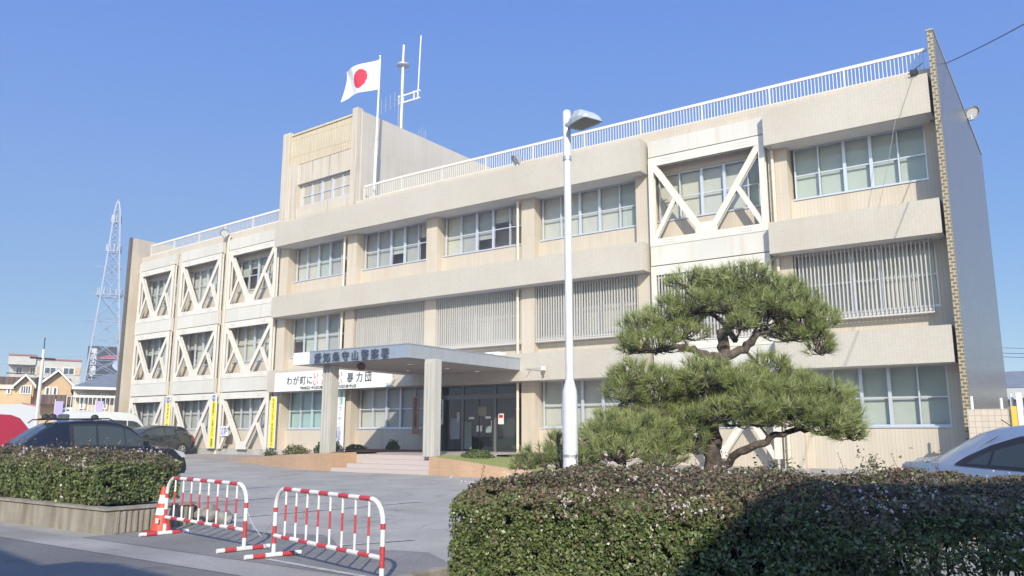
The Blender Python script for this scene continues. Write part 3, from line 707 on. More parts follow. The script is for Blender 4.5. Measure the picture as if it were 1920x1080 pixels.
def yagi(cx, cy, z, ln, n, label):
    t = thing('yagi_antenna', (cx, cy, TZ), label, 'antenna', 'small rod aerials on the tower roof')
    b = MB(); b.tube((cx, cy, z), (cx + ln, cy, z + .25), .015, 5)
    b.build('boom', galv_m, t)
    b = MB()
    for k in range(n): x = cx + ln * (k + .1) / n; b.tube((x, cy, z - .35 + .25 * k / n), (x, cy, z + .5 + .25 * k / n), .014, 5)
    b.build('elements', galv_m, t)
    b = MB(); b.tube((cx + ln, cy, TZ - .3), (cx + ln, cy, z + .3), .02, 5); b.build('stand', galv_m, t)
yagi(-29.65, 29.6, 18.9, 1.3, 4, 'rod aerial left of the mast, just behind the flagpole'); yagi(-29.5, 32.5, 18.1, .5, 3, 'short rod aerial right of the mast over the tower side wall')
def floodlight(p, aim, label, s=1.0):
    t = thing('floodlight', p, label, 'floodlight', 'round floodlights on the roof edge')
    p = Vector(p); a = Vector(aim).normalized(); u = a.cross(Vector((0, 0, 1))).normalized(); v = u.cross(a); b = MB(); vs = []; prof = [(.05, -.24), (.09, -.16), (.20, .0), (.24, .12), (.22, .12)]
    c = p + Vector((0, 0, .3))
    n = 16
    for r_, h in prof:
        for j in range(n): th = 2 * math.pi * j / n; vs.append(c + a * h * s + (u * math.cos(th) + v * math.sin(th)) * r_ * s)
    fs = [(i * n + j, i * n + (j + 1) % n, (i + 1) * n + (j + 1) % n, (i + 1) * n + j) for i in range(4) for j in range(n)]
    b.add(vs, fs + [tuple(range(n))]); b.build('shade', galv_m, t, smooth=True)
    b = MB(); b.add([c + a * .08 * s + (u * math.cos(2 * math.pi * j / n) + v * math.sin(2 * math.pi * j / n)) * .21 * s for j in range(n)], [tuple(range(n))]); b.build('lens', lamp_glass_m, t)
    b = MB(); b.tube(p, c, .025, 6); b.box(p.x - .08, p.x + .08, p.y - .06, p.y + .06, p.z - .03, p.z); b.build('bracket', galv_m, t)
floodlight((-17.85, 25.6, 12.20), (-.4, -.6, -.5), 'round floodlight on the spandrel top over the sixth window from the left')
floodlight((-37.5, 25.9, 12.05), (.5, -.6, -.4), 'floodlight on the left roof edge above the white braced bays')
floodlight((-2.5, 33.6, 13.3), (.55, -.55, -.55), 'round floodlight sticking out from the sloping top of the dark gable wall', 1.15)
sc_ = thing('security_camera', (-24.1, 25.3, 3.7), 'small white security camera on the spandrel right of the slogan banner', 'camera')
b = MB(); b.box(-24.35, -24.0, 25.05, 25.17, 3.66, 3.78); b.build('housing', white_m, sc_, bevel=.01)
b = MB(); b.tube((-24.1, 25.11, 3.78), (-24.1, 25.46, 3.9), .02, 6); b.build('arm', white_m, sc_)
sc2 = thing('wall_lamp', (-16.5, 25.3, 3.85), 'small white and brown lamp on a thin arm at the right end of the canopy', 'lamp')
b = MB(); b.box(-16.52, -16.4, 25.25, 25.37, 3.9, 4.05); b.build('housing', white_m, sc2); b = MB(); b.tube((-16.46, 25.31, 3.75), (-16.46, 25.31, 3.9), .045, 8); b.build('lens', mat('brown_lens', (.2, .12, .07), .4), sc2)
b = MB(); b.tube((-16.46, 25.31, 4.0), (-17.3, 25.44, 4.0), .012, 5); b.tube((-17.1, 25.4, 4.0), (-17.3, 25.46, 3.7), .010, 5); b.build('arm', galv_m, sc2)
su = thing('rooftop_bracket', (-3.25, 25.6, 12.16), 'small dark cable bracket on the top right spandrel', 'bracket')
b = MB(); b.box(-3.35, -3.15, 25.38, 25.6, 12.16, 12.32); b.tube((-3.4, 25.4, 12.2), (-3.0, 25.5, 12.5), .015, 5); b.build('clamp', black_m, su)
b = MB(); b.path([(-3.25, 25.44, 12.2), (-3.6, 25.43, 11.3), (-3.75, 25.44, 10.9)], .008, 5); b.path([(-3.85, 25.4, 10.9), (-4.2, 25.42, 9.4), (-4.5, 25.43, 8.3)], .008, 5); b.build('cable', mat('grey_cable', (.3, .3, .3), .6), su)
su2 = thing('air_conditioner', (-19.3, 26.0, 4.42), 'small white box unit on the canopy roof', 'equipment')
b = MB(); b.box(-19.2, -18.5, 25.3, 25.8, 4.43, 4.72); b.build('casing', white_m, su2, bevel=.01); b = MB(); b.tube((-18.85, 25.3, 4.57), (-18.85, 25.295, 4.57), .1, 16); b.build('fan_grille', galv_m, su2)

# overhead wires
def cable(name, p, q, sag, r, label, mt=None, group=None):
    p = Vector(p); q = Vector(q); pts = []
    for i in range(25):
        t = i / 24; v = p.lerp(q, t); v.z -= sag * 4 * t * (1 - t); pts.append(v)
    b = MB(); b.path(pts, r, 5); o = b.build(name, mt or black_m); place(o, label, 'cable', group)
p1 = Vector((-2.62, 28.0, 13.38)); p2 = atD(1920, 33, 20); d_ = (p2 - p1)
cable('power_cable', p1, p1 + d_ * 2.2, .15, .014, 'black wire running from the gable top to the upper right sky')
wire_m = mat('thin_far_wire', (.40, .47, .60), .7)
for k, (y0, y1, dist) in enumerate(((478, 505, 150), (575, 600, 150), (655, 660, 140), (668, 676, 140))):
    a = atD(-200, y0 - 4, dist * .9); c = atD(300, y1, dist)
    cable('power_line', a, c, 1.0, .022, ['highest', 'second highest', 'third', 'lowest'][k] + ' of the faint power lines crossing the sky at the left', wire_m, 'faint power lines at the left')
for k, y0 in enumerate((647, 657, 664)):
    a = atD(1850, y0 + 3, 60); c = atD(2100, y0 - 6, 50)
    cable('power_line', a, c, .2, .02, ['upper', 'middle', 'lower'][k] + ' of the thin wires in the sky right of the gable wall', wire_m, 'thin wires right of the gable')

# ------------------------------------------------------------------ street lamp
LP = Vector((-4.66, 7.70, gz(7.7)))
t = thing('street_lamp', LP, 'white steel street lamp pole with box lamp head standing in the hedge', 'street lamp')
pole_m = mat('white_pole_paint', (.74, .75, .77), .4, var=.05, vscale=5, metal=.1)
b = MB(); b.lathe([(.083, 0), (.083, 1.96), (.078, 2.02), (.047, 2.14)], LP, 20); b.build('lower_pole', pole_m, t, smooth=True)
b = MB(); b.lathe([(.046, 2.10), (.042, 4.72)], LP, 18); b.build('upper_pole', pole_m, t, smooth=True)
b = MB(); b.lathe([(.048, 4.70), (.048, 5.26), (.040, 5.29), (0, 5.29)], LP, 18); b.build('sleeve', pole_m, t, smooth=True)
b = MB(); [b.lathe([(.0845, z), (.0865, z + .002), (.0865, z + .028), (.0845, z + .03)], LP, 20) for z in (1.30,)]; b.build('band', galv_m, t); b = MB(); b.lathe([(.050, 4.68), (.0505, 4.72), (.048, 4.73)], LP, 18); b.build('joint_ring', galv_m, t)
h0 = LP + Vector((0, 0, 5.10)); dx = Vector((.93, -.36, 0)).normalized(); dy = Vector((-dx.y, dx.x, 0))
b = MB(); b.tube(h0 + dx * .02, h0 + dx * .17, .045, 12); b.build('arm', galv_m, t, smooth=True)
b = MB(); prof = [(.12, -.05, .06), (.13, .03, .10), (.26, .085, .13), (.38, .06, .14), (.47, -.01, .135), (.50, -.06, .12)]
vs = []
for (s_, zt_, hw) in prof:
    for (yy, zz) in ((-hw, -.075), (-hw, (zt_ - .075) * .4 - .02), (-hw * .7, zt_), (hw * .7, zt_), (hw, (zt_ - .075) * .4 - .02), (hw, -.075)): vs.append(h0 + dx * s_ + dy * yy + Vector((0, 0, zz)))
n = 6; fs = [(i * n + j, i * n + (j + 1) % n, (i + 1) * n + (j + 1) % n, (i + 1) * n + j) for i in range(len(prof) - 1) for j in range(n)] + [tuple(range(n)), tuple(range(len(vs) - n, len(vs)))]
b.add(vs, fs); b.build('lamp_head', mat('grey_green_lamp_shell', (.52, .56, .55), .45, metal=.2), t)
b = MB(); b.add([h0 + dx * s_ + dy * yy + Vector((0, 0, -.078)) for s_, yy in ((.17, -.09), (.17, .09), (.46, .11), (.46, -.11))], [(0, 1, 2, 3)]); b.build('diffuser', mat('dusty_diffuser', (.45, .40, .33), .5), t)

# ------------------------------------------------------------------ barriers
stripe = [white_m, red_m]
def barrier_at(a, c, h, label, first=None):
    a = Vector(a); c = Vector(c); L = (c - a).length; rz = math.atan2(c.y - a.y, c.x - a.x)
    t = thing('crowd_barrier', (a.x, a.y, 0), label, 'barrier', 'red and white tube barriers closing the car park entrance', rz)
    r = .027; rc = .24
    pts = [(0, 0, .04)]; ms = []
    def seg(q, m_): pts.append(q); ms.append(m_)
    zs = [.17, .39, .56, h - rc]
    for k, z in enumerate(zs): seg((0, 0, z), [0, 1, 0, 1][k] if k < 3 else 0)
    ms[0] = 0; ms[1] = 1; ms[2] = 0; ms[3] = 1
    for k in range(1, 6): q = math.pi / 2 * k / 5; seg((rc - rc * math.cos(q), 0, h - rc + rc * math.sin(q)), 0)
    N = 9
    for k in range(1, N + 1): seg((rc + (L - 2 * rc) * k / N, 0, h), k % 2)
    for k in range(1, 6): q = math.pi / 2 * k / 5; seg((L - rc + rc * math.sin(q), 0, h - rc + rc * math.cos(q)), 0)
    for k, z in enumerate([.56, .39, .17, .04]): seg((L, 0, z), [1, 0, 1, 0][k])
    b = MB(); b.path(pts, r, 10, mi=ms); b.build('hoop', stripe, t, smooth=True)
    b = MB(); K = 11; b.path([(L * k / K, 0, .27) for k in range(K + 1)], .026, 8, mi=[k % 2 for k in range(K)]); b.build('lower_rail', stripe, t, smooth=True)
    nb = 8
    for k in range(nb):
        x = L * (k + 1) / (nb + 1); b = MB(); z0, z1 = .27, h; b.path([(x, 0, z0), (x, 0, z0 + .20), (x, 0, z0 + .40), (x, 0, z1)], .0135, 7, mi=[0, 1, 0])
        b.build('bar', stripe, t, smooth=True)
    for x in (0, L):
        b = MB(); w_ = .38; b.path([(x, -w_, .032), (x, -w_ + .10, .032), (x, -w_ * .3, .032), (x, w_ * .3, .032), (x, w_ - .10, .032), (x, w_, .032)], .030, 9, mi=[0, 1, 0, 1, 0]); b.build('foot', stripe, t, smooth=True)
    return t
barrier_at((-11.95, 7.53), (-9.48, 7.16), .87, 'red and white striped tube barrier beside the traffic cone')
barrier_at((-8.69, 7.02), (-6.2, 6.42), .86, 'red and white striped tube barrier nearer the camera, right of the gap')
ch = MB(); ch.path([(-9.47, 7.17, .52), (-9.3, 7.14, .36), (-9.05, 7.1, .22), (-8.85, 7.06, .36), (-8.69, 7.03, .55)], .006, 5)
place(ch.build('hanging_rope', mat('grey_rope', (.4, .4, .42), .8)), 'thin rope with white tape sagging between the two barriers', 'rope')
t = thing('traffic_cone', (-12.35, 7.72, 0), 'red and white striped traffic cone at the corner of the left hedge', 'traffic cone')
b = MB(); b.box(-12.55, -12.15, 7.52, 7.92, .0, .035); b.build('base', mat('dark_red_rubber', (.25, .06, .05), .7), t, bevel=.01)
prof = [(.155, .035), (.135, .13), (.12, .20), (.105, .27), (.09, .38), (.075, .45), (.055, .58), (.035, .70), (0, .71)]
b = MB(); b.lathe(prof, (-12.35, 7.72, 0), 22, mi=[0, 0, 0, 1, 0, 1, 0, 0]); b.build('cone', [mat('orange_red_plastic', (.75, .09, .05), .5), mat('reflective_white', (.75, .75, .76), .4)], t, smooth=True)
b = MB(); b.box(-12.30, -12.22, 7.58, 7.585, .15, .23); b.build('sticker', white_m, t)
rk = random.Random(3)
for k, (x, y, s_) in enumerate(((-12.62, 8.75, .20), (-12.3, 8.85, .14))):
    bpy.ops.mesh.primitive_ico_sphere_add(subdivisions=3, radius=s_, location=(x, y, gz(y) + s_ * .6)); o = bpy.context.object; o.name = 'rock'
    for v in o.data.vertices: v.co *= 1 + .28 * mnoise.noise(v.co * 9 + Vector((k * 5, 0, 0)))
    o.data.materials.append(mat('grey_stone', (.22, .21, .19), .9, var=.3, vscale=12)); place(o, ['larger', 'smaller'][k] + ' of the two grey rocks behind the traffic cone', 'rock', 'rocks by the hedge end')

# ------------------------------------------------------------------ planter kerbs of the two hedges
t = thing('planter_wall', (-21, 7.0, 0), 'low stained concrete planter wall with rough ribs under the left hedge', 'planter')
b = MB(); b.wallbox(-34, -12.72, 6.98, 7.14, -.02, .36, n=8); b.box(-12.88, -12.72, 7.14, 8.55, -.02, .36)
for k in range(14): y = 7.16 + k * .1; b.box(-12.72, -12.70 + .012 * (k % 2), y, y + .055, 0, .335)
b.build('wall', oldconc_m, t, bevel=.01)
b = MB(); b.wallbox(-34, -12.69, 6.95, 7.17, .36, .40, n=8); b.box(-12.91, -12.68, 7.171, 8.58, .36, .401); b.build('cap', oldconc_m, t)
b = MB(); b.box(-34, -12.88, 7.14, 8.7, 0, .32); b.build('soil', soil_m, t)
t = thing('planter_wall', (-1, 5.62, 0), 'low concrete planter wall under the right hedge', 'planter')
b = MB(); b.wallbox(-4.85, 6, 5.50, 5.64, -.02, .30, n=4); b.box(-5.7, -5.55, 5.65, 11.6, -.02, .20); b.build('wall', oldconc_m, t, bevel=.01)
b = MB(); b.box(-4.85, 6, 5.64, 8.6, -.02, .26); b.build('soil', soil_m, t)

# ------------------------------------------------------------------ foliage helpers
def cards(name, pts, nrm, size, m, parent=None, aspect=1.7, mi=None, fold=.25):
    """many small leaves: each a folded diamond of its own size and direction"""
    n = len(pts); r = RNG.normal(size=(n, 3)); r /= np.linalg.norm(r, axis=1)[:, None]
    nrm = nrm / (np.linalg.norm(nrm, axis=1)[:, None] + 1e-9)
    u = np.cross(nrm, r); u /= (np.linalg.norm(u, axis=1)[:, None] + 1e-9); v = np.cross(nrm, u); s = size[:, None] if hasattr(size, 'shape') else size
    P = np.empty((n, 4, 3)); P[:, 0] = pts - u * s * aspect * .5; P[:, 1] = pts + v * s * .5 + nrm * s * fold; P[:, 2] = pts + u * s * aspect * .5; P[:, 3] = pts - v * s * .5 + nrm * s * fold
    return poly_mesh(name, P.reshape(-1, 3), 4, m, parent, mi)
def poly_mesh(name, V, k, m, parent=None, mi=None):
    o0 = np.array(origin(parent)) if parent else np.zeros(3)
    me = bpy.data.meshes.new(name); n = len(V) // k; me.vertices.add(len(V)); me.vertices.foreach_set('co', (V - o0).astype(np.float32).ravel())
    me.loops.add(n * k); me.loops.foreach_set('vertex_index', np.arange(n * k, dtype=np.int32)); me.polygons.add(n)
    me.polygons.foreach_set('loop_start', np.arange(0, n * k, k, dtype=np.int32)); me.polygons.foreach_set('loop_total', np.full(n, k, dtype=np.int32))
    for q in (m if isinstance(m, list) else [m]): me.materials.append(q)
    if mi is not None: me.polygons.foreach_set('material_index', mi.astype(np.int32))
    me.update(calc_edges=True); me.validate()
    o = bpy.data.objects.new(name, me); C.objects.link(o); o.parent = parent
    return o
def vnoise(P, sc):
    return np.array([mnoise.noise(Vector(p) * sc) for p in P])
leafg = leaf_mat('hedge_leaf', [(.085, .11, .045), (.13, .18, .055), (.185, .24, .07), (.30, .34, .16)], rough=.32, trans=.3, spec=.5)
leafb = leaf_mat('hedge_bronze_leaf', [(.12, .11, .065), (.20, .145, .105), (.27, .19, .145), (.18, .17, .08)], rough=.5, trans=.25)
petal = leaf_mat('pale_petal', [(.72, .60, .58), (.80, .76, .74), (.62, .45, .44)], rough=.7, trans=.35)
twig_m = mat('twig', (.10, .07, .045), .9, var=.3, vscale=40)
core_m = mat('hedge_shade_filler', (.016, .017, .009), 1.0, var=.3, vscale=14)

def hedge(label, x0, x1, y0, y1, zb, zt, dens, size, root, sparse=None, topvar=.05, nfl=500, top_dens=.6):
    t = thing('hedge', root, label, 'hedge')
    W, D, H = x1 - x0, y1 - y0, zt - zb
    nF, nT, nE, nB = int(W * H * dens), int(W * D * dens * top_dens), int(D * H * dens), int(W * H * dens * .15)
    def rnd(n): return RNG.random(n)
    parts = []
    dep = lambda n: np.clip(RNG.exponential(.045, n), 0, .22)
    f = np.c_[x0 + W * rnd(nF), y0 + dep(nF), zb + H * rnd(nF)]; parts.append((f, (0, -1, .35)))
    f = np.c_[x0 + W * rnd(nT), y0 + D * rnd(nT), zt - dep(nT)]; parts.append((f, (0, 0, 1)))
    f = np.c_[x1 - dep(nE), y0 + D * rnd(nE), zb + H * rnd(nE)]; parts.append((f, (1, 0, .35)))
    f = np.c_[x0 + dep(nE), y0 + D * rnd(nE), zb + H * rnd(nE)]; parts.append((f, (-1, 0, .35)))
    f = np.c_[x0 + W * rnd(nB), y1 - dep(nB), zb + H * rnd(nB)]; parts.append((f, (0, 1, .35)))
    P = np.concatenate([p for p, _ in parts]); Nn = np.concatenate([np.tile(np.array(n_, float), (len(p), 1)) for p, n_ in parts])
    # lumpy outline: push points along their face normal, round the long edges
    nz = vnoise(P, 2.2) * .10 + vnoise(P, 6.5) * .05
    P = P + Nn * nz[:, None]
    edge = np.clip((P[:, 2] - (zt - .28)) / .28, 0, 1); ey = np.clip(1 - (P[:, 1] - y0) / .3, 0, 1); P[:, 2] -= .10 * edge * ey ** 2; P[:, 1] += .10 * edge ** 2 * ey
    rt = np.clip((P[:, 0] - (x1 - 1.1)) / 1.1, 0, 1); lf = np.clip(1 - (P[:, 0] - x0) / .3, 0, 1); P[:, 2] -= edge * (.17 * rt ** 2 + .10 * lf ** 2)
    if sparse:
        keep = np.ones(len(P), bool); fr = P[:, 1] < y0 + .4
        hole = vnoise(P, 5.0) 
        low = (P[:, 0] > sparse[0]) & (P[:, 2] < sparse[1] + .12 * vnoise(P, 3.0)); keep &= ~(low & (RNG.random(len(P)) < .42))
        P, Nn = P[keep], Nn[keep]
    gap = vnoise(P, 9.0); keep = gap > -.42; P, Nn = P[keep], Nn[keep]
    hfrac = (P[:, 2] - zb) / H + .18 * vnoise(P, 3.5)
    bronze = RNG.random(len(P)) < np.clip((hfrac - .62) * 2.6, .06, .80)
    nrm = Nn + RNG.normal(size=P.shape) * .75
    sz = size * (0.45 + .95 * RNG.random(len(P)) ** 1.6)
    # near-black filler box; the shade inside the hedge is put in its colour
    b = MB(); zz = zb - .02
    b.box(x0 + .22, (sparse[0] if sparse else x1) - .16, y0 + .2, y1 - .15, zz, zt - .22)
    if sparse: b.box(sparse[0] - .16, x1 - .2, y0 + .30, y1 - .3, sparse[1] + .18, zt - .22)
    b.build('shade_filler', core_m, t)
    # stems
    b = MB(); rr = random.Random(int(W * 10)); ns = int(W * 16)
    for k in range(ns):
        x = x0 + W * rr.random(); y = y0 + .1 + (D - .3) * rr.random() ** 1.6; p = Vector((x, y, zb - .05)); q = p + Vector((rr.uniform(-.15, .15), rr.uniform(-.12, .1), (zt - zb) * .75))
        m1 = p.lerp(q, .5) + Vector((rr.uniform(-.05, .05), rr.uniform(-.05, .05), 0)); b.path([p, m1, q], [.010, .008, .004], 4)
    shoots = []
    for k in range(int(W * 10)):
        x = x0 + W * rr.random(); y = y0 + D * rr.random(); p = Vector((x, y, zt - .1)); L = rr.uniform(.12, .30) * (1 + 3 * topvar); q = p + Vector((rr.uniform(-.12, .12), rr.uniform(-.1, .1), L))
        b.path([p, p.lerp(q, .5) + Vector((rr.uniform(-.02, .02), 0, 0)), q], [.004, .003, .0015], 3)
        for j in range(9): shoots.append(p.lerp(q, .25 + .75 * j / 8) + Vector((rr.uniform(-.02, .02), rr.uniform(-.02, .02), 0)))
    b.build('stems', twig_m, t)
    SP = np.array([tuple(s_) for s_ in shoots]); P = np.concatenate([P, SP]); nrm = np.concatenate([nrm, RNG.normal(size=SP.shape)]); sz = np.concatenate([sz, size * .75 * (.6 + .6 * RNG.random(len(SP)))]); bronze = np.concatenate([bronze, np.ones(len(SP), bool)])
    cards('foliage', P, nrm, sz, [leafg, leafb], t, mi=bronze)
    # blossom clusters, mostly on the upper front and top
    fp_ = []
    cl = int(nfl)
    while len(fp_) < cl:
        if rr.random() < .55: c = (x0 + W * rr.random(), y0 - .03, zt - abs(rr.gauss(0, .20)) - .02)
        else: c = (x0 + W * rr.random(), y0 + D * rr.random(), zt + .03)
        if mnoise.noise(Vector(c) * 1.7) < rr.uniform(-.35, .25): continue
        for j in range(rr.randint(1, 5)): fp_.append((c[0] + rr.gauss(0, .045), c[1] + rr.gauss(0, .02), c[2] + rr.gauss(0, .032)))
    FPp = np.array(fp_); FPp = np.repeat(FPp, 3, axis=0) + RNG.normal(size=(len(FPp) * 3, 3)) * .006
    cards('blossom', FPp, np.array([.2, -.8, .5]) + RNG.normal(size=FPp.shape) * .6, size * .72 * (.6 + .6 * RNG.random(len(FPp))), petal, t, aspect=1.2)
    return t
hedge('long bronze green hedge with pale blossom in the concrete planter at the left', -24, -13.25, 7.08, 8.6, .42, 1.23, 4600, .034, (-18, 8, .4), nfl=500)
hedge('large bronze green hedge with pale blossom in the right foreground, partly in shade', -4.66, 4.2, 5.68, 8.3, .32, 1.185, 13500, .021, (-1, 7, .3), sparse=(-1.55, .78), nfl=520, top_dens=.42)

# ------------------------------------------------------------------ pine trees
needle_m = leaf_mat('pine_needle', [(.15, .185, .07), (.25, .295, .11), (.36, .415, .16), (.49, .54, .24), (.60, .58, .33)], rough=.4, trans=.35)
def pine(label, base, limbs, pads, dist, name='pine_tree', tufts=78, nl=.135, cat='pine tree'):
    t = thing(name, base, label, cat)
    rr = random.Random(21); tb = MB(); lb = MB(); allp = []
    for k, (pts, r0, r1) in enumerate(limbs):
        P = []
        n = len(pts)
        for i, (x, y, dd) in enumerate(pts): P.append(atD(x, y, dist + dd))
        Q = [P[0]]
        for i in range(n - 1):
            for s_ in (1, 2, 3, 4):
                v = P[i].lerp(P[i + 1], s_ / 4) + Vector((rr.uniform(-1, 1), rr.uniform(-1, 1), rr.uniform(-1, 1))) * (.018 if s_ < 4 else .008)
                Q.append(v)
        rad = [(r0 + (r1 - r0) * i / (len(Q) - 1)) * rr.uniform(.88, 1.14) for i in range(len(Q))]
        (tb if k == 0 else lb).path(Q, rad, 10); allp += [(q, rad[i]) for i, q in enumerate(Q)]
    if limbs: tb.build('trunk', bark_m, t, smooth=True)
    V = []
    for (cx, cy, rx, ry, dd) in pads:
        c = atD(cx, cy, dist + dd); kx = (dist + dd) / FPX * .98; RX, RZ = rx * kx, ry * kx; RY = RX * .85
        root = min(allp, key=lambda q: (q[0] - (c - Vector((0, 0, RZ)))).length)[0] if allp else Vector(base)
        c2 = c - Vector((0, 0, RZ * .45)); mid = root.lerp(c2, .5) + Vector((rr.uniform(-.06, .06), rr.uniform(-.06, .06), -.03)); lb.path([root, mid, c2], [.020, .015, .010], 6)
        n = int(tufts * (rx * ry) / 2400) + 12
        for q in range(n):
            th = rr.uniform(0, 2 * math.pi); ph = math.acos(rr.uniform(-.55, 1)); rd = rr.uniform(.55, 1.0)
            d = Vector((math.sin(ph) * math.cos(th), math.sin(ph) * math.sin(th), math.cos(ph)))
            p = c + Vector((d.x * RX * rd, d.y * RY * rd, d.z * RZ * rd))
            ax = (d + Vector((0, 0, .9)) + Vector((rr.uniform(-.35, .35), rr.uniform(-.35, .35), rr.uniform(-.2, .2)))).normalized()
            if q % 2 == 0:
                m1 = c2.lerp(p, .55) + Vector((rr.uniform(-.03, .03), rr.uniform(-.03, .03), rr.uniform(-.05, 0))); lb.path([c2, m1, p], [.009, .006, .004], 4)
            lb.path([p - ax * .05, p + ax * .03], [.005, .003], 4)
            V.append((p, ax, nl * rr.uniform(.75, 1.25)))
    lb.build('limbs', bark_m, t, smooth=True)
    M = 32; n = len(V); P = np.array([tuple(v[0]) for v in V]); A = np.array([tuple(v[1]) for v in V]); L = np.array([v[2] for v in V])
    P = np.repeat(P, M, 0); A = np.repeat(A, M, 0); L = np.repeat(L, M) * RNG.uniform(.7, 1.1, n * M)
    r = RNG.normal(size=P.shape); r -= A * (r * A).sum(1)[:, None]; r /= np.linalg.norm(r, axis=1)[:, None]
    sp = RNG.uniform(.15, 1.15, n * M)[:, None]; D = A * np.cos(sp) + r * np.sin(sp)
    s0 = P + A * RNG.uniform(-.04, .04, n * M)[:, None]; e = s0 + D * L[:, None]
    sd_ = np.cross(D, RNG.normal(size=P.shape)); sd_ /= np.linalg.norm(sd_, axis=1)[:, None]; wv = .0032
    T = np.empty((n * M, 3, 3)); T[:, 0] = s0 - sd_ * wv; T[:, 1] = s0 + sd_ * wv; T[:, 2] = e
    o = poly_mesh('needles', T.reshape(-1, 3), 3, needle_m, t)
    tone = np.clip(RNG.normal(.5, .2, n), 0, 1).repeat(M) + RNG.normal(0, .10, n * M)
    at_ = o.data.attributes.new('tone', 'FLOAT', 'FACE'); at_.data.foreach_set('value', np.clip(tone, 0, 1).astype(np.float32))
    return t
limbs = [([(1344, 1042, 0), (1340, 970, 0), (1338, 905, 0), (1338, 860, 0), (1332, 815, 0), (1340, 770, 0), (1352, 725, 0), (1350, 690, 0), (1358, 655, 0)], .128, .07),
 ([(1358, 655, 0), (1352, 625, .05), (1385, 600, .05), (1400, 560, .1), (1405, 530, .1)], .075, .02),
 ([(1356, 668, 0), (1330, 668, -.05), (1300, 655, -.1), (1270, 650, -.1), (1225, 660, -.1), (1190, 655, -.1)], .06, .015),
 ([(1358, 668, 0), (1395, 655, .05), (1420, 625, .1), (1460, 615, .1), (1500, 625, .1), (1535, 640, .1)], .065, .012),
 ([(1380, 640, 0), (1350, 600, .1), (1310, 580, .1), (1290, 550, .1)], .04, .012),
 ([(1345, 885, 0), (1385, 848, -.2), (1430, 832, -.3), (1455, 815, -.3), (1500, 805, -.3), (1530, 812, -.3), (1575, 795, -.3)], .055, .012),
 ([(1335, 785, 0), (1300, 768, -.1), (1250, 775, -.2), (1200, 765, -.2), (1160, 762, -.2)], .05, .012),
 ([(1340, 790, 0), (1390, 775, -.2), (1440, 780, -.3), (1500, 785, -.3), (1550, 780, -.3)], .045, .012),
 ([(1330, 840, 0), (1290, 820, .1), (1240, 810, .2), (1200, 810, .2)], .05, .015)]
pads = [(1292, 528, 45, 20, .1), (1345, 530, 40, 22, .1), (1400, 522, 60, 26, .1), (1450, 545, 55, 28, .1), (1300, 575, 70, 30, 0), (1370, 570, 75, 30, 0), (1240, 600, 50, 25, 0), (1440, 580, 70, 30, 0), (1500, 580, 45, 35, .1),
 (1200, 612, 42, 28, 0), (1230, 645, 65, 28, -.1), (1185, 650, 30, 28, 0), (1280, 625, 50, 22, 0), (1515, 615, 40, 35, .1), (1480, 628, 45, 22, .2), (1535, 650, 28, 30, .1), (1390, 610, 30, 16, -.2),
 (1195, 702, 42, 28, -.2), (1175, 740, 42, 26, -.2), (1240, 715, 50, 28, -.2), (1290, 725, 50, 26, -.2), (1330, 712, 45, 26, -.4), (1385, 715, 50, 26, -.3), (1440, 690, 42, 22, 0), (1400, 745, 55, 26, -.3), (1240, 750, 50, 22, -.1),
 (1455, 742, 50, 26, -.3), (1510, 738, 45, 26, -.3), (1555, 745, 42, 30, -.3), (1582, 780, 30, 32, -.3), (1520, 770, 50, 20, -.3), (1460, 775, 40, 16, -.2), (1250, 790, 60, 30, .2), (1200, 785, 50, 26, .2), (1290, 800, 40, 26, .2), (1380, 790, 30, 18, .2), (1260, 835, 50, 30, .2), (1340, 548, 60, 30, .25), (1420, 600, 60, 28, .25), (1290, 598, 45, 25, .2), (1470, 560, 45, 30, .2), (1545, 600, 26, 34, .15), (1350, 735, 50, 24, -.1), (1300, 745, 50, 24, .1), (1430, 765, 50, 20, -.4), (1490, 765, 55, 22, -.45), (1545, 785, 45, 22, -.45), (1595, 800, 22, 26, -.35), (1420, 715, 50, 24, -.1), (1480, 715, 45, 22, -.1), (1160, 720, 26, 30, -.1), (1215, 765, 60, 26, 0), (1290, 780, 45, 24, -.1), (1525, 745, 50, 28, -.2), (1300, 790, 50, 30, -.3), (1290, 830, 45, 32, -.3), (1240, 795, 45, 22, -.2), (1425, 790, 40, 20, -.4), (1490, 788, 50, 20, -.45), (1550, 806, 42, 20, -.45), (1590, 812, 26, 20, -.4), (1345, 775, 40, 24, -.45), (1400, 770, 50, 24, -.45), (1320, 700, 50, 28, -.3)]
tn = needle_m.node_tree; an = tn.nodes.new('ShaderNodeAttribute'); an.attribute_name = 'tone'
for rp_ in [q for q in tn.nodes if q.type == 'VALTORGB']: tn.links.new(an.outputs['Fac'], rp_.inputs[0])
pine('large trained Japanese pine with layered needle pads in front of the station', atD(1344, 1042, 10), limbs, pads, 10)
pine('low bushy pine shrub at the left foot of the large pine', atD(1172, 1050, 9.6), [([(1172, 1050, 0), (1170, 950, 0), (1170, 860, 0)], .03, .02), ([(1170, 870, 0), (1120, 850, 0)], .02, .01)], [(1150, 800, 50, 30, 0), (1200, 805, 50, 32, 0), (1120, 825, 42, 30, 0), (1165, 825, 60, 34, -.1), (1230, 828, 50, 34, 0), (1150, 850, 70, 26, -.2), (1090, 865, 40, 24, 0), (1240, 860, 50, 26, -.1)], 9.6, name='pine_shrub', tufts=75, cat='shrub')
pine('small pine shrub behind the street lamp pole', atD(1020, 1044, 9.9), [([(1020, 1044, 0), (1020, 950, 0), (1022, 865, 0)], .03, .02), ([(1020, 875, 0), (1000, 862, 0)], .02, .01)], [(1045, 838, 22, 26, 0), (1010, 860, 36, 22, 0), (1050, 865, 40, 24, 0), (985, 872, 26, 14, 0)], 9.9, name='pine_shrub', tufts=70, cat='shrub')

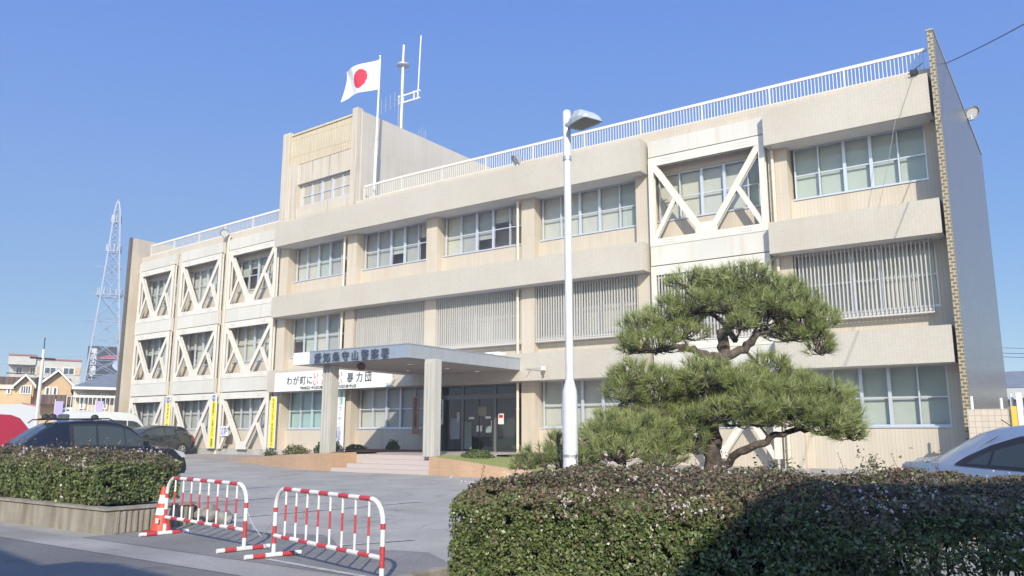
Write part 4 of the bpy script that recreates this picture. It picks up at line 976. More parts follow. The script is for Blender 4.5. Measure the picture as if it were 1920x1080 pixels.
# small bushes
bush_g = leaf_mat('bush_leaf', [(.04, .08, .02), (.07, .13, .03), (.12, .18, .05)], rough=.45)
bush_y = leaf_mat('dry_bush_leaf', [(.20, .18, .06), (.12, .15, .05), (.28, .22, .10)], rough=.6)
def bush(label, c, r, hgt, m, n=1500, size=.05, loose=.25):
    c = Vector(c); t = thing('bush', c, label, 'bush')
    d = RNG.normal(size=(n, 3)); d /= np.linalg.norm(d, axis=1)[:, None]; d[:, 2] = np.abs(d[:, 2]); rd = 1 - np.abs(RNG.normal(0, loose, n)) * .6
    P = d * rd[:, None] * np.array([r, r * .8, hgt]) * (1 + .25 * vnoise(d, 2.5))[:, None] + np.array(c)
    cards('foliage', P, d + RNG.normal(size=P.shape) * .6, size * (.6 + .7 * RNG.random(n)), m, t)
    b = MB(); rr = random.Random(n)
    for k in range(10): q = rr.uniform(0, 6.28); b.path([c, c + Vector((math.cos(q) * r * .3, math.sin(q) * r * .3, hgt * .5)), c + Vector((math.cos(q) * r * .6, math.sin(q) * r * .6, hgt * .85))], [.012, .008, .004], 4)
    b.build('stems', twig_m, t)
bush('round dark green bush on the left brick planter near the canopy column', (-24.3, 22.0, .76), .62, .62, bush_g)
bush('loose yellowish bush on the left brick planter near the yellow banner', (-26.9, 22.6, .68), .65, .45, bush_y, n=900, size=.055, loose=.6)
bush('small pale green weed clump at the left end of the brick planter', (-29.0, 23.0, .60), .4, .35, bush_g, n=350, size=.05, loose=.8)
bush('low clipped round bush on the lawn of the right brick planter', (-15.6, 20.2, .82), .55, .26, leaf_mat('clipped_bush_leaf', [(.10, .13, .03), (.16, .19, .05), (.07, .10, .03)]), n=1800, size=.035)
bush('small bush at the right end of the right brick planter', (-13.6, 20.4, .65), .45, .36, bush_g, n=900, size=.04)
bush('dark plant in the flower bed under the shaded window', (-24.2, 25.5, .90), .35, .42, bush_g, n=400, size=.06, loose=.6)
bush('flat dark plant at the left of the flower bed', (-26.3, 25.4, .90), .5, .2, bush_g, n=500, size=.05)
bush('grey green bush below the right part of the pine', (-2.15, 10.4, .07), .45, 1.24, leaf_mat('grey_bush_leaf', [(.10, .14, .10), (.15, .19, .13), (.07, .11, .06)]), n=1500, size=.03, loose=.4)
bush('yellow green low bush at the foot of the pine trunk', (-3.1, 9.6, .05), .5, 1.18, leaf_mat('yellow_green_leaf', [(.16, .20, .04), (.22, .25, .07), (.10, .14, .03)]), n=1200, size=.03, loose=.4)
bush('dry leggy shrub standing above the right hedge before the peach wall', (-1.45, 9.6, .05), .5, 1.35, bush_y, n=260, size=.03, loose=1.0)
bush('low ragged green bush between the pine trunk and the dry leggy shrub', (-2.75, 9.3, .04), .55, 1.22, bush_g, n=1500, size=.03, loose=.5)
bush('spreading olive bush before the peach wall, left of the silver blue car', (-1.75, 8.95, .03), .6, 1.22, leaf_mat('olive_bush_leaf', [(.13, .13, .05), (.19, .18, .08), (.09, .10, .04)]), n=1800, size=.028, loose=.5)
bush('pink flowered plant by the left canopy column', (-22.7, 21.2, .88), .16, .18, petal, n=160, size=.04, loose=.6)

# ------------------------------------------------------------------ cars
TYPES = {
 # x (rear to front), belt z, top z, top half-width fraction, body width fraction
 'sedan': dict(L=4.55, W=1.74, st=[(-2.27, .60, .66, .80, .84), (-2.24, .93, .985, .80, .90), (-2.1, .975, 1.035, .80, .95), (-1.72, .985, 1.06, .79, .985), (-1.58, .985, 1.085, .77, .99), (-1.2, .975, 1.25, .72, 1), (-.85, .965, 1.385, .69, 1), (-.5, .955, 1.455, .68, 1), (-.05, .945, 1.485, .68, 1), (.35, .935, 1.465, .68, 1), (.7, .93, 1.385, .69, 1), (1.1, .92, 1.14, .74, 1), (1.35, .915, .995, .79, 1), (1.8, .86, .92, .80, .97), (2.15, .74, .79, .80, .91), (2.27, .5, .56, .8, .84)], roof=(7, 9), win=(4, 12), rear=(4, 7), front=(9, 12), wx=(-1.35, 1.4), wr=.315),
 'wagon': dict(L=4.5, W=1.78, st=[(-2.25, .62, .68, .8, .88), (-2.22, 1.02, 1.10, .80, .95), (-2.10, 1.09, 1.16, .78, .98), (-1.62, 1.10, 1.53, .72, 1), (-1.30, 1.10, 1.70, .70, 1), (-.8, 1.09, 1.765, .70, 1), (-.1, 1.08, 1.775, .70, 1), (.3, 1.07, 1.73, .70, 1), (.62, 1.06, 1.62, .71, 1), (1.05, 1.05, 1.27, .76, 1), (1.25, 1.045, 1.12, .80, 1), (1.8, .98, 1.04, .80, .97), (2.13, .85, .92, .80, .92), (2.25, .56, .62, .8, .86)], roof=(4, 7), win=(2, 10), rear=(2, 4), front=(7, 10), wx=(-1.35, 1.38), wr=.35),
 'hatch': dict(L=3.95, W=1.69, st=[(-1.97, .60, .66, .8, .88), (-1.95, .95, 1.03, .80, .95), (-1.85, 1.02, 1.12, .77, .98), (-1.55, 1.02, 1.40, .71, 1), (-1.3, 1.02, 1.47, .70, 1), (-.7, 1.0, 1.52, .70, 1), (-.1, .98, 1.52, .70, 1), (.3, .96, 1.46, .70, 1), (.62, .95, 1.33, .71, 1), (.95, .95, 1.12, .76, 1), (1.12, .94, 1.0, .80, 1), (1.6, .86, .92, .80, .97), (1.88, .72, .79, .80, .91), (1.97, .5, .56, .8, .84)], roof=(4, 7), win=(2, 10), rear=(2, 4), front=(7, 10), wx=(-1.25, 1.22), wr=.30),
 'van': dict(L=4.7, W=1.7, st=[(-2.35, .6, .66, .86, .93), (-2.34, 1.15, 1.25, .86, .98), (-2.28, 1.16, 2.05, .82, 1), (-2.15, 1.16, 2.17, .80, 1), (-1, 1.16, 2.22, .80, 1), (.3, 1.16, 2.22, .80, 1), (1.1, 1.15, 2.18, .80, 1), (1.35, 1.14, 2.08, .80, 1), (1.85, 1.12, 1.45, .84, 1), (2.0, 1.10, 1.2, .86, .99), (2.25, .9, 1.0, .86, .96), (2.35, .55, .6, .84, .9)], roof=(3, 7), win=(2, 9), rear=(1, 2), front=(7, 9), wx=(-1.45, 1.45), wr=.32)}
car_glass = mat('car_window_glass', (.05, .065, .065), .08, spec=.35)
def car(kind, name, pos, head, paint, label, cat='car', through=False, lightcol=None, hs=1.0, extras=None, covered=False):
    T = TYPES[kind]; t = thing(name, (pos[0], pos[1], gz(pos[1])), label, cat, None, math.atan2(head[1], head[0]))
    W = T['W'] / 2; st = T['st']; n = 14
    # smooth the stations by splitting once
    def half(x, zb, zt, yc, wf):
        w_ = W * wf; zl = .22 if abs(x) < T['L'] / 2 - .12 else .30
        return [(w_ * .90, zl), (w_ * .985, zl + .10), (w_, .5 * (zl + zb)), (w_ * .985, zb - .07), (w_ * .955, zb), (w_ * (yc * .96 + .02), zt - .055), (w_ * yc * .88, zt - .008), (0, zt + .012)]
    S_ = []
    for i, s_ in enumerate(st): S_.append((s_[0], half(*s_)))
    b = MB(); m = 8; vs = []
    for x, h in S_: vs += [(x, -y, z * hs if z > .5 else z) for y, z in h] + [(x, y, z * hs if z > .5 else z) for y, z in reversed(h[:-1])]
    k = 15; fs = [(i * k + j, i * k + j + 1, (i + 1) * k + j + 1, (i + 1) * k + j) for i in range(len(S_) - 1) for j in range(k - 1)]
    fs += [tuple(range(k)), tuple(range((len(S_) - 1) * k, len(S_) * k))] + [(i * k, (i + 1) * k, (i + 1) * k + k - 1, i * k + k - 1) for i in range(len(S_) - 1)]
    b.add(vs, fs); o = b.build('body', paint, t, smooth=True); 
    for p in o.data.polygons: p.use_smooth = True
    o.data.set_sharp_from_angle(angle=R(32))
    def P(i, j, side=0, off=.006):
        x, h = S_[i]; y, z = h[j]; return Vector((x, (-y - off) if side == 0 else (y + off), z * hs))
    def lerp(a, c, q): return a + (c - a) * q
    a, z_ = T['win']
    def qtop(u, u0, amp): return amp if kind != 'sedan' else .05 + (amp - .05) * min(1, max(0, (u - u0) / 2.6)) ** .6
    QT = {'sedan': .74, 'van': .62, 'hatch': .86, 'wagon': .86}[kind]
    for side in (0, 1):
        if covered: break
        OFF = .016
        # the side glass in three lights split by pillars
        cuts = [a + (z_ - a) * q for q in ((.27, .40, .66, .93) if kind == 'sedan' else (.34, .46, .67, .93))] if kind != 'van' else [a + .15, a + 1.9, a + 3.6, z_ - .7]
        b = MB()
        def S2(u, q):
            i = min(int(u), len(S_) - 2); f_ = u - i; lo = lerp(P(i, 4, side, OFF), P(i + 1, 4, side, OFF), f_); hi = lerp(P(i, 5, side, OFF), P(i + 1, 5, side, OFF), f_); return lerp(lo, hi, q)
        for ca, cb in zip(cuts[:-1], cuts[1:]):
            us = [ca + (cb - ca) * q / 6 for q in range(7)]; us[0] += .045; us[-1] -= .045
            for u0, u1 in zip(us[:-1], us[1:]): b.add([S2(u0, .06), S2(u1, .06), S2(u1, qtop(u1, cuts[0], QT)), S2(u0, qtop(u0, cuts[0], QT))], [(0, 1, 2, 3)])
        b.build('side_windows', car_glass, t, fix=False)
        if kind != 'van':
            b = MB(); OFF = .010; ua = a + (z_ - a) * (.19 if kind == 'sedan' else .32); us = [ua + (z_ - .5 - ua) * q / 24 for q in range(25)]
            for u0, u1 in zip(us[:-1], us[1:]): b.add([S2(u0, -.02), S2(u1, -.02), S2(u1, qtop(u1, ua, QT + .09)), S2(u0, qtop(u0, ua, QT + .09))], [(0, 1, 2, 3)])
            b.build('window_surround', black_m, t, fix=False)
    for nm, (i0, i1) in (('rear_window', T['rear']), ('windscreen', T['front'])):
        if covered: break
        b = MB()
        for i in range(i0, i1):
            q = []
            for ii in (i, i + 1):
                x, h = S_[ii]; up = Vector((0, 0, .006)); 
                if nm == 'rear_window': up.x = -.006
                else: up.x = .006
                y6, z6 = h[6]; y5, z5 = h[5]
                q.append([Vector((x, -y5 * .97, z5 * hs + .01)) + up, Vector((x, -y6 * .9, z6 * hs)) + up, Vector((x, 0, h[7][1] * hs)) + up, Vector((x, y6 * .9, z6 * hs)) + up, Vector((x, y5 * .97, z5 * hs + .01)) + up])
            for j in range(4): b.add([q[0][j], q[1][j], q[1][j + 1], q[0][j + 1]], [(0, 1, 2, 3)])
        b.build(nm, car_glass, t, fix=False)
    xe = T['L'] / 2
    hm = mat('headlight_glass', (.55, .58, .6), .1, metal=.4); tm = mat('tail_light_red', (.42, .02, .025), .15)
    for s_ in (-1, 1):
        zb = st[-3][1] * hs - .03; b = MB(); b.prism([(xe - .46, zb + .04), (xe - .14, zb - .06), (xe - .04, zb - .20), (xe - .20, zb - .20)], 'Y', s_ * W * .60, s_ * W * .945); b.build('headlight', hm, t, bevel=.01)
        zb = st[1][1] * hs; b = MB(); b.prism([(-xe + .015, zb - .05), (-xe + .42, zb - .04), (-xe + .26, zb - .22), (-xe + .0, zb - .24)], 'Y', s_ * W * .62, s_ * W * .975); b.build('tail_light', tm, t, bevel=.01)
        b = MB(); xm = st[z_ - 1][0] - .12; zm = st[z_][1] * hs + .06; b.box(xm - .06, xm + .06, s_ * W * .98, s_ * W * 1.13, zm, zm + .13); b.build('mirror', paint, t, bevel=.03)
        for xh in (T['wx'][0] + .42, .28):
            b = MB(); zh = st[a + 3][1] * hs - .13; b.box(xh - .10, xh + .10, s_ * (W + .006), s_ * (W + .034), zh, zh + .028); b.build('door_handle', chrome_m if lightcol else paint, t, bevel=.006)
        b = MB()
        for xs in (T['wx'][0] + .22, -.12 if kind != 'van' else .4, T['wx'][1] - .42): b.box(xs - .004, xs + .004, s_ * (W - .004), s_ * (W + .0015), .36, st[a + 3][1] * hs - .08)
        b.build('door_seams', black_m, t)
        for xw in T['wx']:
            r_ = T['wr']; b = MB(); b.tube((xw, s_ * (W - .22), r_), (xw, s_ * (W + .004), r_), r_ + .035, 28); b.build('wheel_arch', black_m, t)
            b = MB(); b.tube((xw, s_ * (W - .2), r_), (xw, s_ * (W + .012), r_), r_, 28); wo = b.build('wheel', rubber_m, t)
            b = MB()
            for q in range(7):
                th = 2 * math.pi * q / 7; c = Vector((xw, s_ * (W + .016), r_)); e = c + Vector((math.cos(th) * r_ * .60, 0, math.sin(th) * r_ * .60)); b.tube(c, e, .022, 6)
            b.lathe([(0, 0)] * 1 + [(.001, 0)], (xw, 0, r_), 3)
            for q in range(24):
                t0, t1 = 2 * math.pi * q / 24, 2 * math.pi * (q + 1) / 24; y_ = s_ * (W + .014)
                b.add([(xw + math.cos(tt) * rr_, y_, r_ + math.sin(tt) * rr_) for tt, rr_ in ((t0, r_ * .56), (t1, r_ * .56), (t1, r_ * .66), (t0, r_ * .66))], [(0, 1, 2, 3)])
            b.build('rim', chrome_m, wo, fix=False)
    b = MB(); b.box(xe - .05, xe + .012, -W * .5, W * .5, .34, .46); b.build('grille', black_m, t)
    b = MB(); b.box(-xe - .012, -xe + .02, -.17, .17, .62, .78); b.build('number_plate', white_m, t)
    if extras: extras(t, W, T)
    return t
def paintm(name, c, **k): return mat(name, c, .28, coat=1.0, **k)
silver = paintm('silver_blue_paint', (.36, .43, .49), metal=.4); navy = mat('near_black_navy_paint', (.009, .011, .018), .25, coat=.35, spec=.3); dkgrey = paintm('black_green_paint', (.022, .024, .022)); vred = mat('raspberry_paint', (.42, .03, .06), .5, spec=.3); wht = paintm('white_car_paint', (.72, .73, .74)); dsil = paintm('dark_grey_paint', (.07, .075, .08))
hv = Vector((.72, -.69)).normalized(); lv = Vector((.69, .72)).normalized()
c_ = Vector((-2.50, 13.6)) + hv * 2.27 + lv * .87
def sedan_x(t, W, T):
    b = MB(); b.prism([(-.92, 1.385), (-.62, 1.45), (-.80, 1.50)], 'Y', -.02, .02); b.tube((-.80, 0, 1.48), (-1.05, 0, 1.62), .006, 5); b.build('aerial', black_m, t)
    b = MB(); b.path([(-1.5, -W * .86, .99), (-1.0, -W * .84, 1.12), (-.4, -W * .74, 1.40)], .006, 4); b.build('window_trim', chrome_m, t)
car('sedan', 'parked_car', c_, hv, silver, 'silver blue sedan parked behind the right hedge', lightcol=1, hs=1.04, extras=sedan_x)
def wagon_x(t, W, T):
    for s_ in (-1, 1):
        b = MB(); b.path([(-1.6, s_ * .60, 1.70), (-1.5, s_ * .60, 1.79), (.0, s_ * .60, 1.83), (.15, s_ * .60, 1.76)], .018, 5); b.build('roof_rail', black_m, t)
    b = MB()
    for q in range(2): b.box(-1.35 + q * 1.1, -1.28 + q * 1.1, -.6, .6, 1.80, 1.83)
    for (x, y) in ((-1.32, -.3), (-1.32, .2), (-.25, -.3)): b.lathe([(.10, 0), (.09, .07), (.03, .11), (0, .11)], (x, y, 1.83), 12)
    b.build('roof_carrier', black_m, t)
car('wagon', 'parked_car', (-22.6, 12.0), (.10, .995), navy, 'dark navy estate car parked behind the left hedge', extras=wagon_x, hs=1.0)
car('van', 'parked_car', (-26.9, 10.2), (.03, 1), vred, 'raspberry red tall car half hidden behind the dark navy estate car', hs=.93, covered=True)
car('hatch', 'parked_car', (-39.2, 23.55), (.02, -1), dkgrey, 'black hatchback parked nose out in front of the yellow banners')
car('hatch', 'parked_car', (-41.7, 22.6), (.02, -1), dsil, 'dark grey car just left of the black hatchback')
def vanlamp(t, W, T):
    b = MB(); b.box(.2, .5, -.45, .45, 2.22, 2.34); b.build('beacon', dred_m, t, bevel=.03)
car('van', 'parked_van', (-43.9, 23.7), (.02, 1), wht, 'white van behind the black hatchback at the end of the building', 'van', hs=1.02)
car('van', 'parked_van', (-53.0, 28.3), (.1, 1), wht, 'white van with a red beacon beyond the corner of the building', 'van', hs=1.22, extras=vanlamp)

# ------------------------------------------------------------------ tile wall at the right
t = thing('boundary_wall', (0, 24.6, .4), 'peach tiled boundary wall with white posts right of the dark gable wall', 'wall')
b = MB(); b.box(-2.62, -1.62, 24.5, 24.7, .3, 2.22); b.box(-1.35, 6, 24.5, 24.7, .3, 2.22); b.build('wall', lowtile_m, t)
b = MB(); b.box(-1.62, -1.48, 24.42, 24.74, .3, 2.28); b.build('yellow_post', mat('orange_yellow_paint', (.80, .50, .07), .5), t)
b = MB(); b.box(-1.479, -1.36, 24.40, 24.76, .3, 2.62); b.build('gate_post', white_m, t)
for x, h in ((-2.5, .36), (-1.83, .30), (-1.7 + .1, .40), (-1.15, .38), (-.7, .3)):
    b = MB(); b.tube((x, 24.6, 2.2), (x, 24.6, 2.2 + h), .035, 8); b.build('post', white_m, t)

# ------------------------------------------------------------------ houses and buildings beyond
beige_m = mat('beige_render', (.60, .44, .27), .9, var=.05); brownroof_m = tile_mat('brown_roof_tile', (.17, .115, .09), (.09, .06, .05), .3, .25, .15, .8, plane='XY', bump=.3)
greyroof_m = mat('grey_metal_roof', (.22, .24, .26), .6, var=.1, vscale=1.5); offwall_m = mat('offwhite_cladding', (.55, .53, .49), .8, var=.05); winb_m = mat('far_window_glass', (.08, .10, .13), .15)
def P3(px, py, D): return atD(px, py, D)
AXS = Vector((.44, .90, 0)).normalized()              # along the street of houses (right in the picture)
BK = Vector((-.90, .44, 0)).normalized()
class HB(MB):
    """mesh in a house frame: s along the front, d going back, z up"""
    def __init__(s, o): super().__init__(); s.o = Vector(o)
    def T(s, a, d, z): q = s.o + AXS * a + BK * d; return (q.x, q.y, z)
    def hbox(s, a0, a1, d0, d1, z0, z1, mi=0):
        return s.add([s.T(a0, d0, z0), s.T(a1, d0, z0), s.T(a1, d1, z0), s.T(a0, d1, z0), s.T(a0, d0, z1), s.T(a1, d0, z1), s.T(a1, d1, z1), s.T(a0, d1, z1)], [(3, 2, 1, 0), (4, 5, 6, 7), (0, 1, 5, 4), (1, 2, 6, 5), (2, 3, 7, 6), (3, 0, 4, 7)], mi)
    def hpoly(s, poly, d0, d1, mi=0):
        n = len(poly); return s.add([s.T(a, d0, z) for a, z in poly] + [s.T(a, d1, z) for a, z in poly], [tuple(range(n)), tuple(range(2 * n - 1, n - 1, -1))] + [(i, n + i, n + (i + 1) % n, (i + 1) % n) for i in range(n)], mi)
def afun(o):
    o = Vector(o)
    def a(px):
        d = ray(px, 815); rx, ry = d.x, d.y                      # o + AXS*a on the ray through column px
        return (ry * (o.x - CAM.x) - rx * (o.y - CAM.y)) / (rx * AXS.y - ry * AXS.x)
    def z(px, py):
        aa = a(px); X = o.x + AXS.x * aa; d = ray(px, py); return CAM.z + d.z * (X - CAM.x) / d.x
    return a, z
def hwin(o, par, a0, a1, z0, z1, d=-.02, bars=1):
    b = HB(o); b.hbox(a0 - .08, a1 + .08, d - .05, d, z0 - .08, z1 + .08); f_ = b.build('window', white_m, par)
    b = HB(o); n = bars + 1
    for k in range(n): b.hbox(a0 + (a1 - a0) * k / n + .03, a0 + (a1 - a0) * (k + 1) / n - .03, d - .065, d - .052, z0, z1)
    b.build('pane', winb_m, f_)
# twin gabled beige house
o = P3(0, 790, 66); o.z = .4
zE, zP = afun(o)[1](60, 724), afun(o)[1](38, 703)
hA = thing('house', o, 'beige two storey house with two brown roofed gables behind the car park', 'house')
A, zA = afun(o)
b = HB(o); b.hbox(A(-60), A(132), .5, 9, 0, zE + .1); b.build('wall', beige_m, hA)
b = HB(o); b.hpoly([(A(18), 0), (A(54), 0), (A(54), zE), (A(37), zP - .1), (A(20), zE)], 0, .5); b.hpoly([(A(62), 0), (A(127), 0), (A(127), zE), (A(98), zP + .25), (A(66), zE)], -.7, .5); b.build('gable', beige_m, hA)
b = HB(o)
for (l, m_, r_, zp, d0) in ((A(16), A(37), A(58), zP, -.35), (A(60), A(98), A(131), zP + .35, -1.05)):
    b.hpoly([(l, zE - .15), (m_, zp), (m_, zp + .16), (l - .1, zE)], d0, 6); b.hpoly([(m_, zp), (r_, zE - .15), (r_ + .1, zE), (m_, zp + .16)], d0, 6)
b.hpoly([(A(-62), zE + .1), (A(134), zE + .1), (A(122), zP + .05), (A(-55), zP + .05)], 3.2, 4.2)
b.build('roof', brownroof_m, hA)
b = HB(o)
for (l, m_, r_, zp, d0) in ((A(16), A(37), A(58), zP, -.45), (A(60), A(98), A(131), zP + .35, -1.15)):
    b.hpoly([(l - .1, zE - .22), (m_, zp - .08), (m_, zp + .10), (l - .1, zE - .02)], d0, d0 + .09); b.hpoly([(m_, zp - .08), (r_ + .1, zE - .22), (r_ + .1, zE - .02), (m_, zp + .10)], d0, d0 + .09)
b.hbox(A(-62), A(16), .3, .45, zE - .2, zE); b.build('bargeboard', white_m, hA)
z1 = zA(90, 728); z0 = zA(90, 740); hwin(o, hA, A(92), A(98), z0, z1, -.72, 0); hwin(o, hA, A(78), A(84), z0, z1, -.72, 0)
z1 = zA(40, 724); z0 = zA(40, 737); hwin(o, hA, A(30), A(48), z0, z1, -.02, 3); hwin(o, hA, A(4), A(9), z0, z1, .48, 0)
z1 = zA(40, 742); b = HB(o); b.hbox(A(22), A(52), -1.4, 0, z1 - 2.0, z1); b.build('bay', beige_m, hA)
z2 = zA(90, 757); b = HB(o); b.hpoly([(A(54), z2 - .1), (A(140), z2 - .1), (A(132), z2 + .55), (A(72), z2 + .55)], -2.1, -.7); b.build('porch_roof', brownroof_m, hA)
# flat roofed off-white building
o = P3(0, 780, 96); o.z = .4; B_, zB = afun(o)
zt = zB(52, 667); hB = thing('apartment_building', o, 'off white flat roofed building standing behind the beige gabled house', 'building')
b = HB(o); b.hbox(B_(53), B_(140), 0, 9, 0, zt - .35); b.hbox(B_(3), B_(53), 1.0, 9, 0, zt - .9); b.hbox(B_(0), B_(52.9), -.2, 9, zt - .9, zt); b.build('wall', offwall_m, hB)
b = HB(o); b.hbox(B_(-.5), B_(53), -.3, 9, zt, zt + .15); b.hbox(B_(53.1), B_(140.5), -.1, 9, zt - .35, zt - .2); b.build('roof_edge', mat('red_brown_edge', (.35, .16, .14), .6), hB)
zz1 = zB(60, 688); zz0 = zB(60, 699)
for a0, a1, d_ in ((16, 27, .98), (43, 52, .98), (71, 92, -.02), (107, 127, -.02)): hwin(o, hB, B_(a0), B_(a1), zz0, zz1, d_, 1)
b = HB(o); b.hbox(B_(56), B_(71) - .1, -.06, -.001, zz0 - .1, zz1 + .1); b.hbox(B_(128), B_(139), -.06, -.001, zz0 - .1, zz1 + .1); b.hbox(B_(36), B_(42), .94, .999, zz0, zz1); b.build('beige_panel', beige_m, hB)
b = HB(o); b.hbox(B_(-1), B_(53), -.3, -.25, zz0 - .15, zz0 - .05); b.build('balcony_rail', black_m, hB)
# grey roofed bungalow
o = P3(128, 790, 58); o.z = .4; Q, zQ = afun(o)
zt = zQ(205, 694); ze = zQ(130, 722); hC = thing('house', o, 'low cream house with a grey hipped metal roof next to the gable end', 'house')
b = HB(o); b.hbox(Q(131), Q(240), .6, 8, 0, ze); b.build('wall', mat('cream_wall', (.62, .54, .43), .9, var=.06), hC)
b = HB(o); K = [b.T(Q(125), -.2, ze - .1), b.T(Q(245), -.2, ze - .1), b.T(Q(245), 8.5, ze - .1), b.T(Q(125), 8.5, ze - .1), b.T(Q(196), 3.5, zt), b.T(Q(240), 3.5, zt)]
b.add(K, [(0, 1, 5, 4), (1, 2, 5), (2, 3, 4, 5), (3, 0, 4), (3, 2, 1, 0)]); b.build('roof', greyroof_m, hC)
b = HB(o); b.hbox(Q(126), Q(244), -.3, -.201, ze - .25, ze - .08); b.hbox(Q(131), Q(244), -.1, .6, ze - .75, ze - .6); b.build('eaves', white_m, hC)
za, zb_ = zQ(150, 738), zQ(150, 764)
for a0, a1 in ((146, 153), (184, 195), (213, 222)): hwin(o, hC, Q(a0), Q(a1), zb_, za, .55, 1)
b = HB(o)
for k in range(14): b.hbox(Q(118 + k * 8), Q(118 + k * 8) + .04, -1.2, -1.16, 0, zQ(150, 745))
b.hbox(Q(118), Q(222), -1.22, -1.18, zb_ - .3, zb_ - .26); b.hbox(Q(118), Q(222), -1.22, -1.18, zQ(150, 745), zQ(150, 745) + .05); b.build('fence', white_m, hC)
# grey site wall
p = P3(-30, 790, 52); p.z = .4; t = thing('fence', p, 'pale grey panel fence with a red rim in front of the beige house', 'fence')
F5, z5 = afun(p); b = HB(p); zt = z5(0, 760); b.hpoly([(0, 0), (F5(70), 0), (F5(70), z5(70, 763)), (F5(35), z5(35, 757)), (0, zt)], 0, .1); b.build('panel', mat('pale_grey_panel', (.52, .53, .56), .6), t)
b = HB(p); b.hpoly([(F5(35), z5(35, 757)), (F5(70), z5(70, 763)), (F5(70), z5(70, 763) + .08), (F5(35), z5(35, 757) + .08)], -.02, .12); b.build('rim', mat('brick_red_rim', (.45, .16, .12), .6), t)
# utility pole and hanging flags
p = P3(68, 790, 47); p.z = .35; t = thing('utility_pole', p, 'pale concrete utility pole rising before the beige house', 'pole')
q = P3(80, 655, 47); b = MB(); b.tube(p, (p.x * .96 + q.x * .04 , p.y, q.z), .11, 10, r2=.075); b.build('pole', mat('pale_concrete_pole', (.60, .58, .56), .8), t, smooth=True)
b = MB(); b.tube((p.x, p.y, q.z - .02), (p.x, p.y, q.z + .6), .025, 6); b.build('lightning_rod', black_m, t); b = MB(); b.box(p.x - .18, p.x - .06, p.y - .1, p.y + .1, q.z - 2.1, q.z - 1.4); b.build('meter_box', black_m, t); b = MB(); b.box(p.x - .05, p.x + .05, p.y - .6, p.y + .6, q.z - .5, q.z - .42); b.build('crossarm', black_m, t)
lil = mat('lilac_cloth', (.42, .36, .66), .7)
for k, px in enumerate((100, 176)):
    p = P3(px, 790, 50); p.z = .4; t = thing('banner_flag', p, ['lilac banner flag near the utility pole', 'lilac banner flag before the cream house'][k], 'flag', 'lilac banner flags beyond the parked cars')
    zt = P3(px, 752, 50).z; b = HB(p); b.hbox(0, .38, 0, .02, zt - 1.2, zt); b.build('cloth', lil, t); b = MB(); b.tube(p, (p.x, p.y, zt + .1), .02, 6); b.build('pole', white_m, t)
# billboard
p = P3(160, 706, 170); q = P3(242, 706, 170); zb_ = P3(160, 712, 170).z; zt = P3(162, 648, 170).z
t = thing('billboard', ((p.x + q.x) / 2, (p.y + q.y) / 2, .4), 'big dark roadside billboard with white vertical writing behind the lattice tower', 'billboard')
dv = (q - p); dv.z = 0; dv.normalize(); nb = Vector((dv.y, -dv.x, 0)); 
def bb(a0, a1, d0, d1, z0, z1, m, nm, mb=None):
    b = mb or MB(); pts = []
    for z in (z0, z1):
        for a_, d_ in ((a0, d0), (a1, d0), (a1, d1), (a0, d1)): c = p + dv * a_ + nb * d_; pts.append((c.x, c.y, z))
    b.add(pts, [(3, 2, 1, 0), (4, 5, 6, 7), (0, 1, 5, 4), (1, 2, 6, 5), (2, 3, 7, 6), (3, 0, 4, 7)])
    return b.build(nm, m, t) if mb is None else b
LB = (q - p).length
bb(0, LB, -3, 0, zb_, zt, mat('black_board', (.03, .03, .035), .5), 'board'); b = MB(); [bb(a_, a_ + .3, -1.6, -1.3, .4, zb_, None, '', b) for a_ in (1.2, LB - 1.5)]; b.build('legs', galv_m, t)
wl = mat('white_board_letters', (.72, .72, .74), .6)
for k, c in enumerate('竜泉の湯守山'):
    pp = p + dv * .5 + nb * .03; text_mesh('letter', c, 1.15, wl, t, (pp.x, pp.y, zt - 1.35 - k * 1.12), dv, (0, 0, 1), depth=.03, bold=.03)
def blob(cx, cz, rx, rz, m, nm, dd=.05):
    b = MB(); pts = []
    for k in range(20): th = 2 * math.pi * k / 20; c = p + dv * (cx + math.cos(th) * rx) + nb * dd; pts.append((c.x, c.y, cz + math.sin(th) * rz * (1 + .1 * math.sin(3 * th))))
    b.add(pts, [tuple(range(20))]); b.build(nm, m, t, fix=False)
zc_ = (zb_ + zt) / 2
blob(5.8, zc_ - .3, 1.5, 1.1, mat('pale_blue_print', (.45, .55, .72), .6), 'emblem'); blob(7.0, zc_ + .55, .35, .5, mat('yellow_print', (.7, .6, .12), .6), 'emblem', .07)
b = MB()
for k in range(7):
    x0_ = 2.2 + k * .75; c0 = p + dv * x0_ + nb * .04; c1 = p + dv * (x0_ + .9) + nb * .04; zz = zt - 2.2 + .10 * k
    b.add([(c0.x, c0.y, zz - .25), (c1.x, c1.y, zz - .1), (c1.x, c1.y, zz + .35 * (1 + (k % 2) * .6)), (c0.x, c0.y, zz + .2)], [(0, 1, 2, 3)])
b.build('red_stripe', mat('red_print', (.55, .08, .12), .6), t, fix=False)
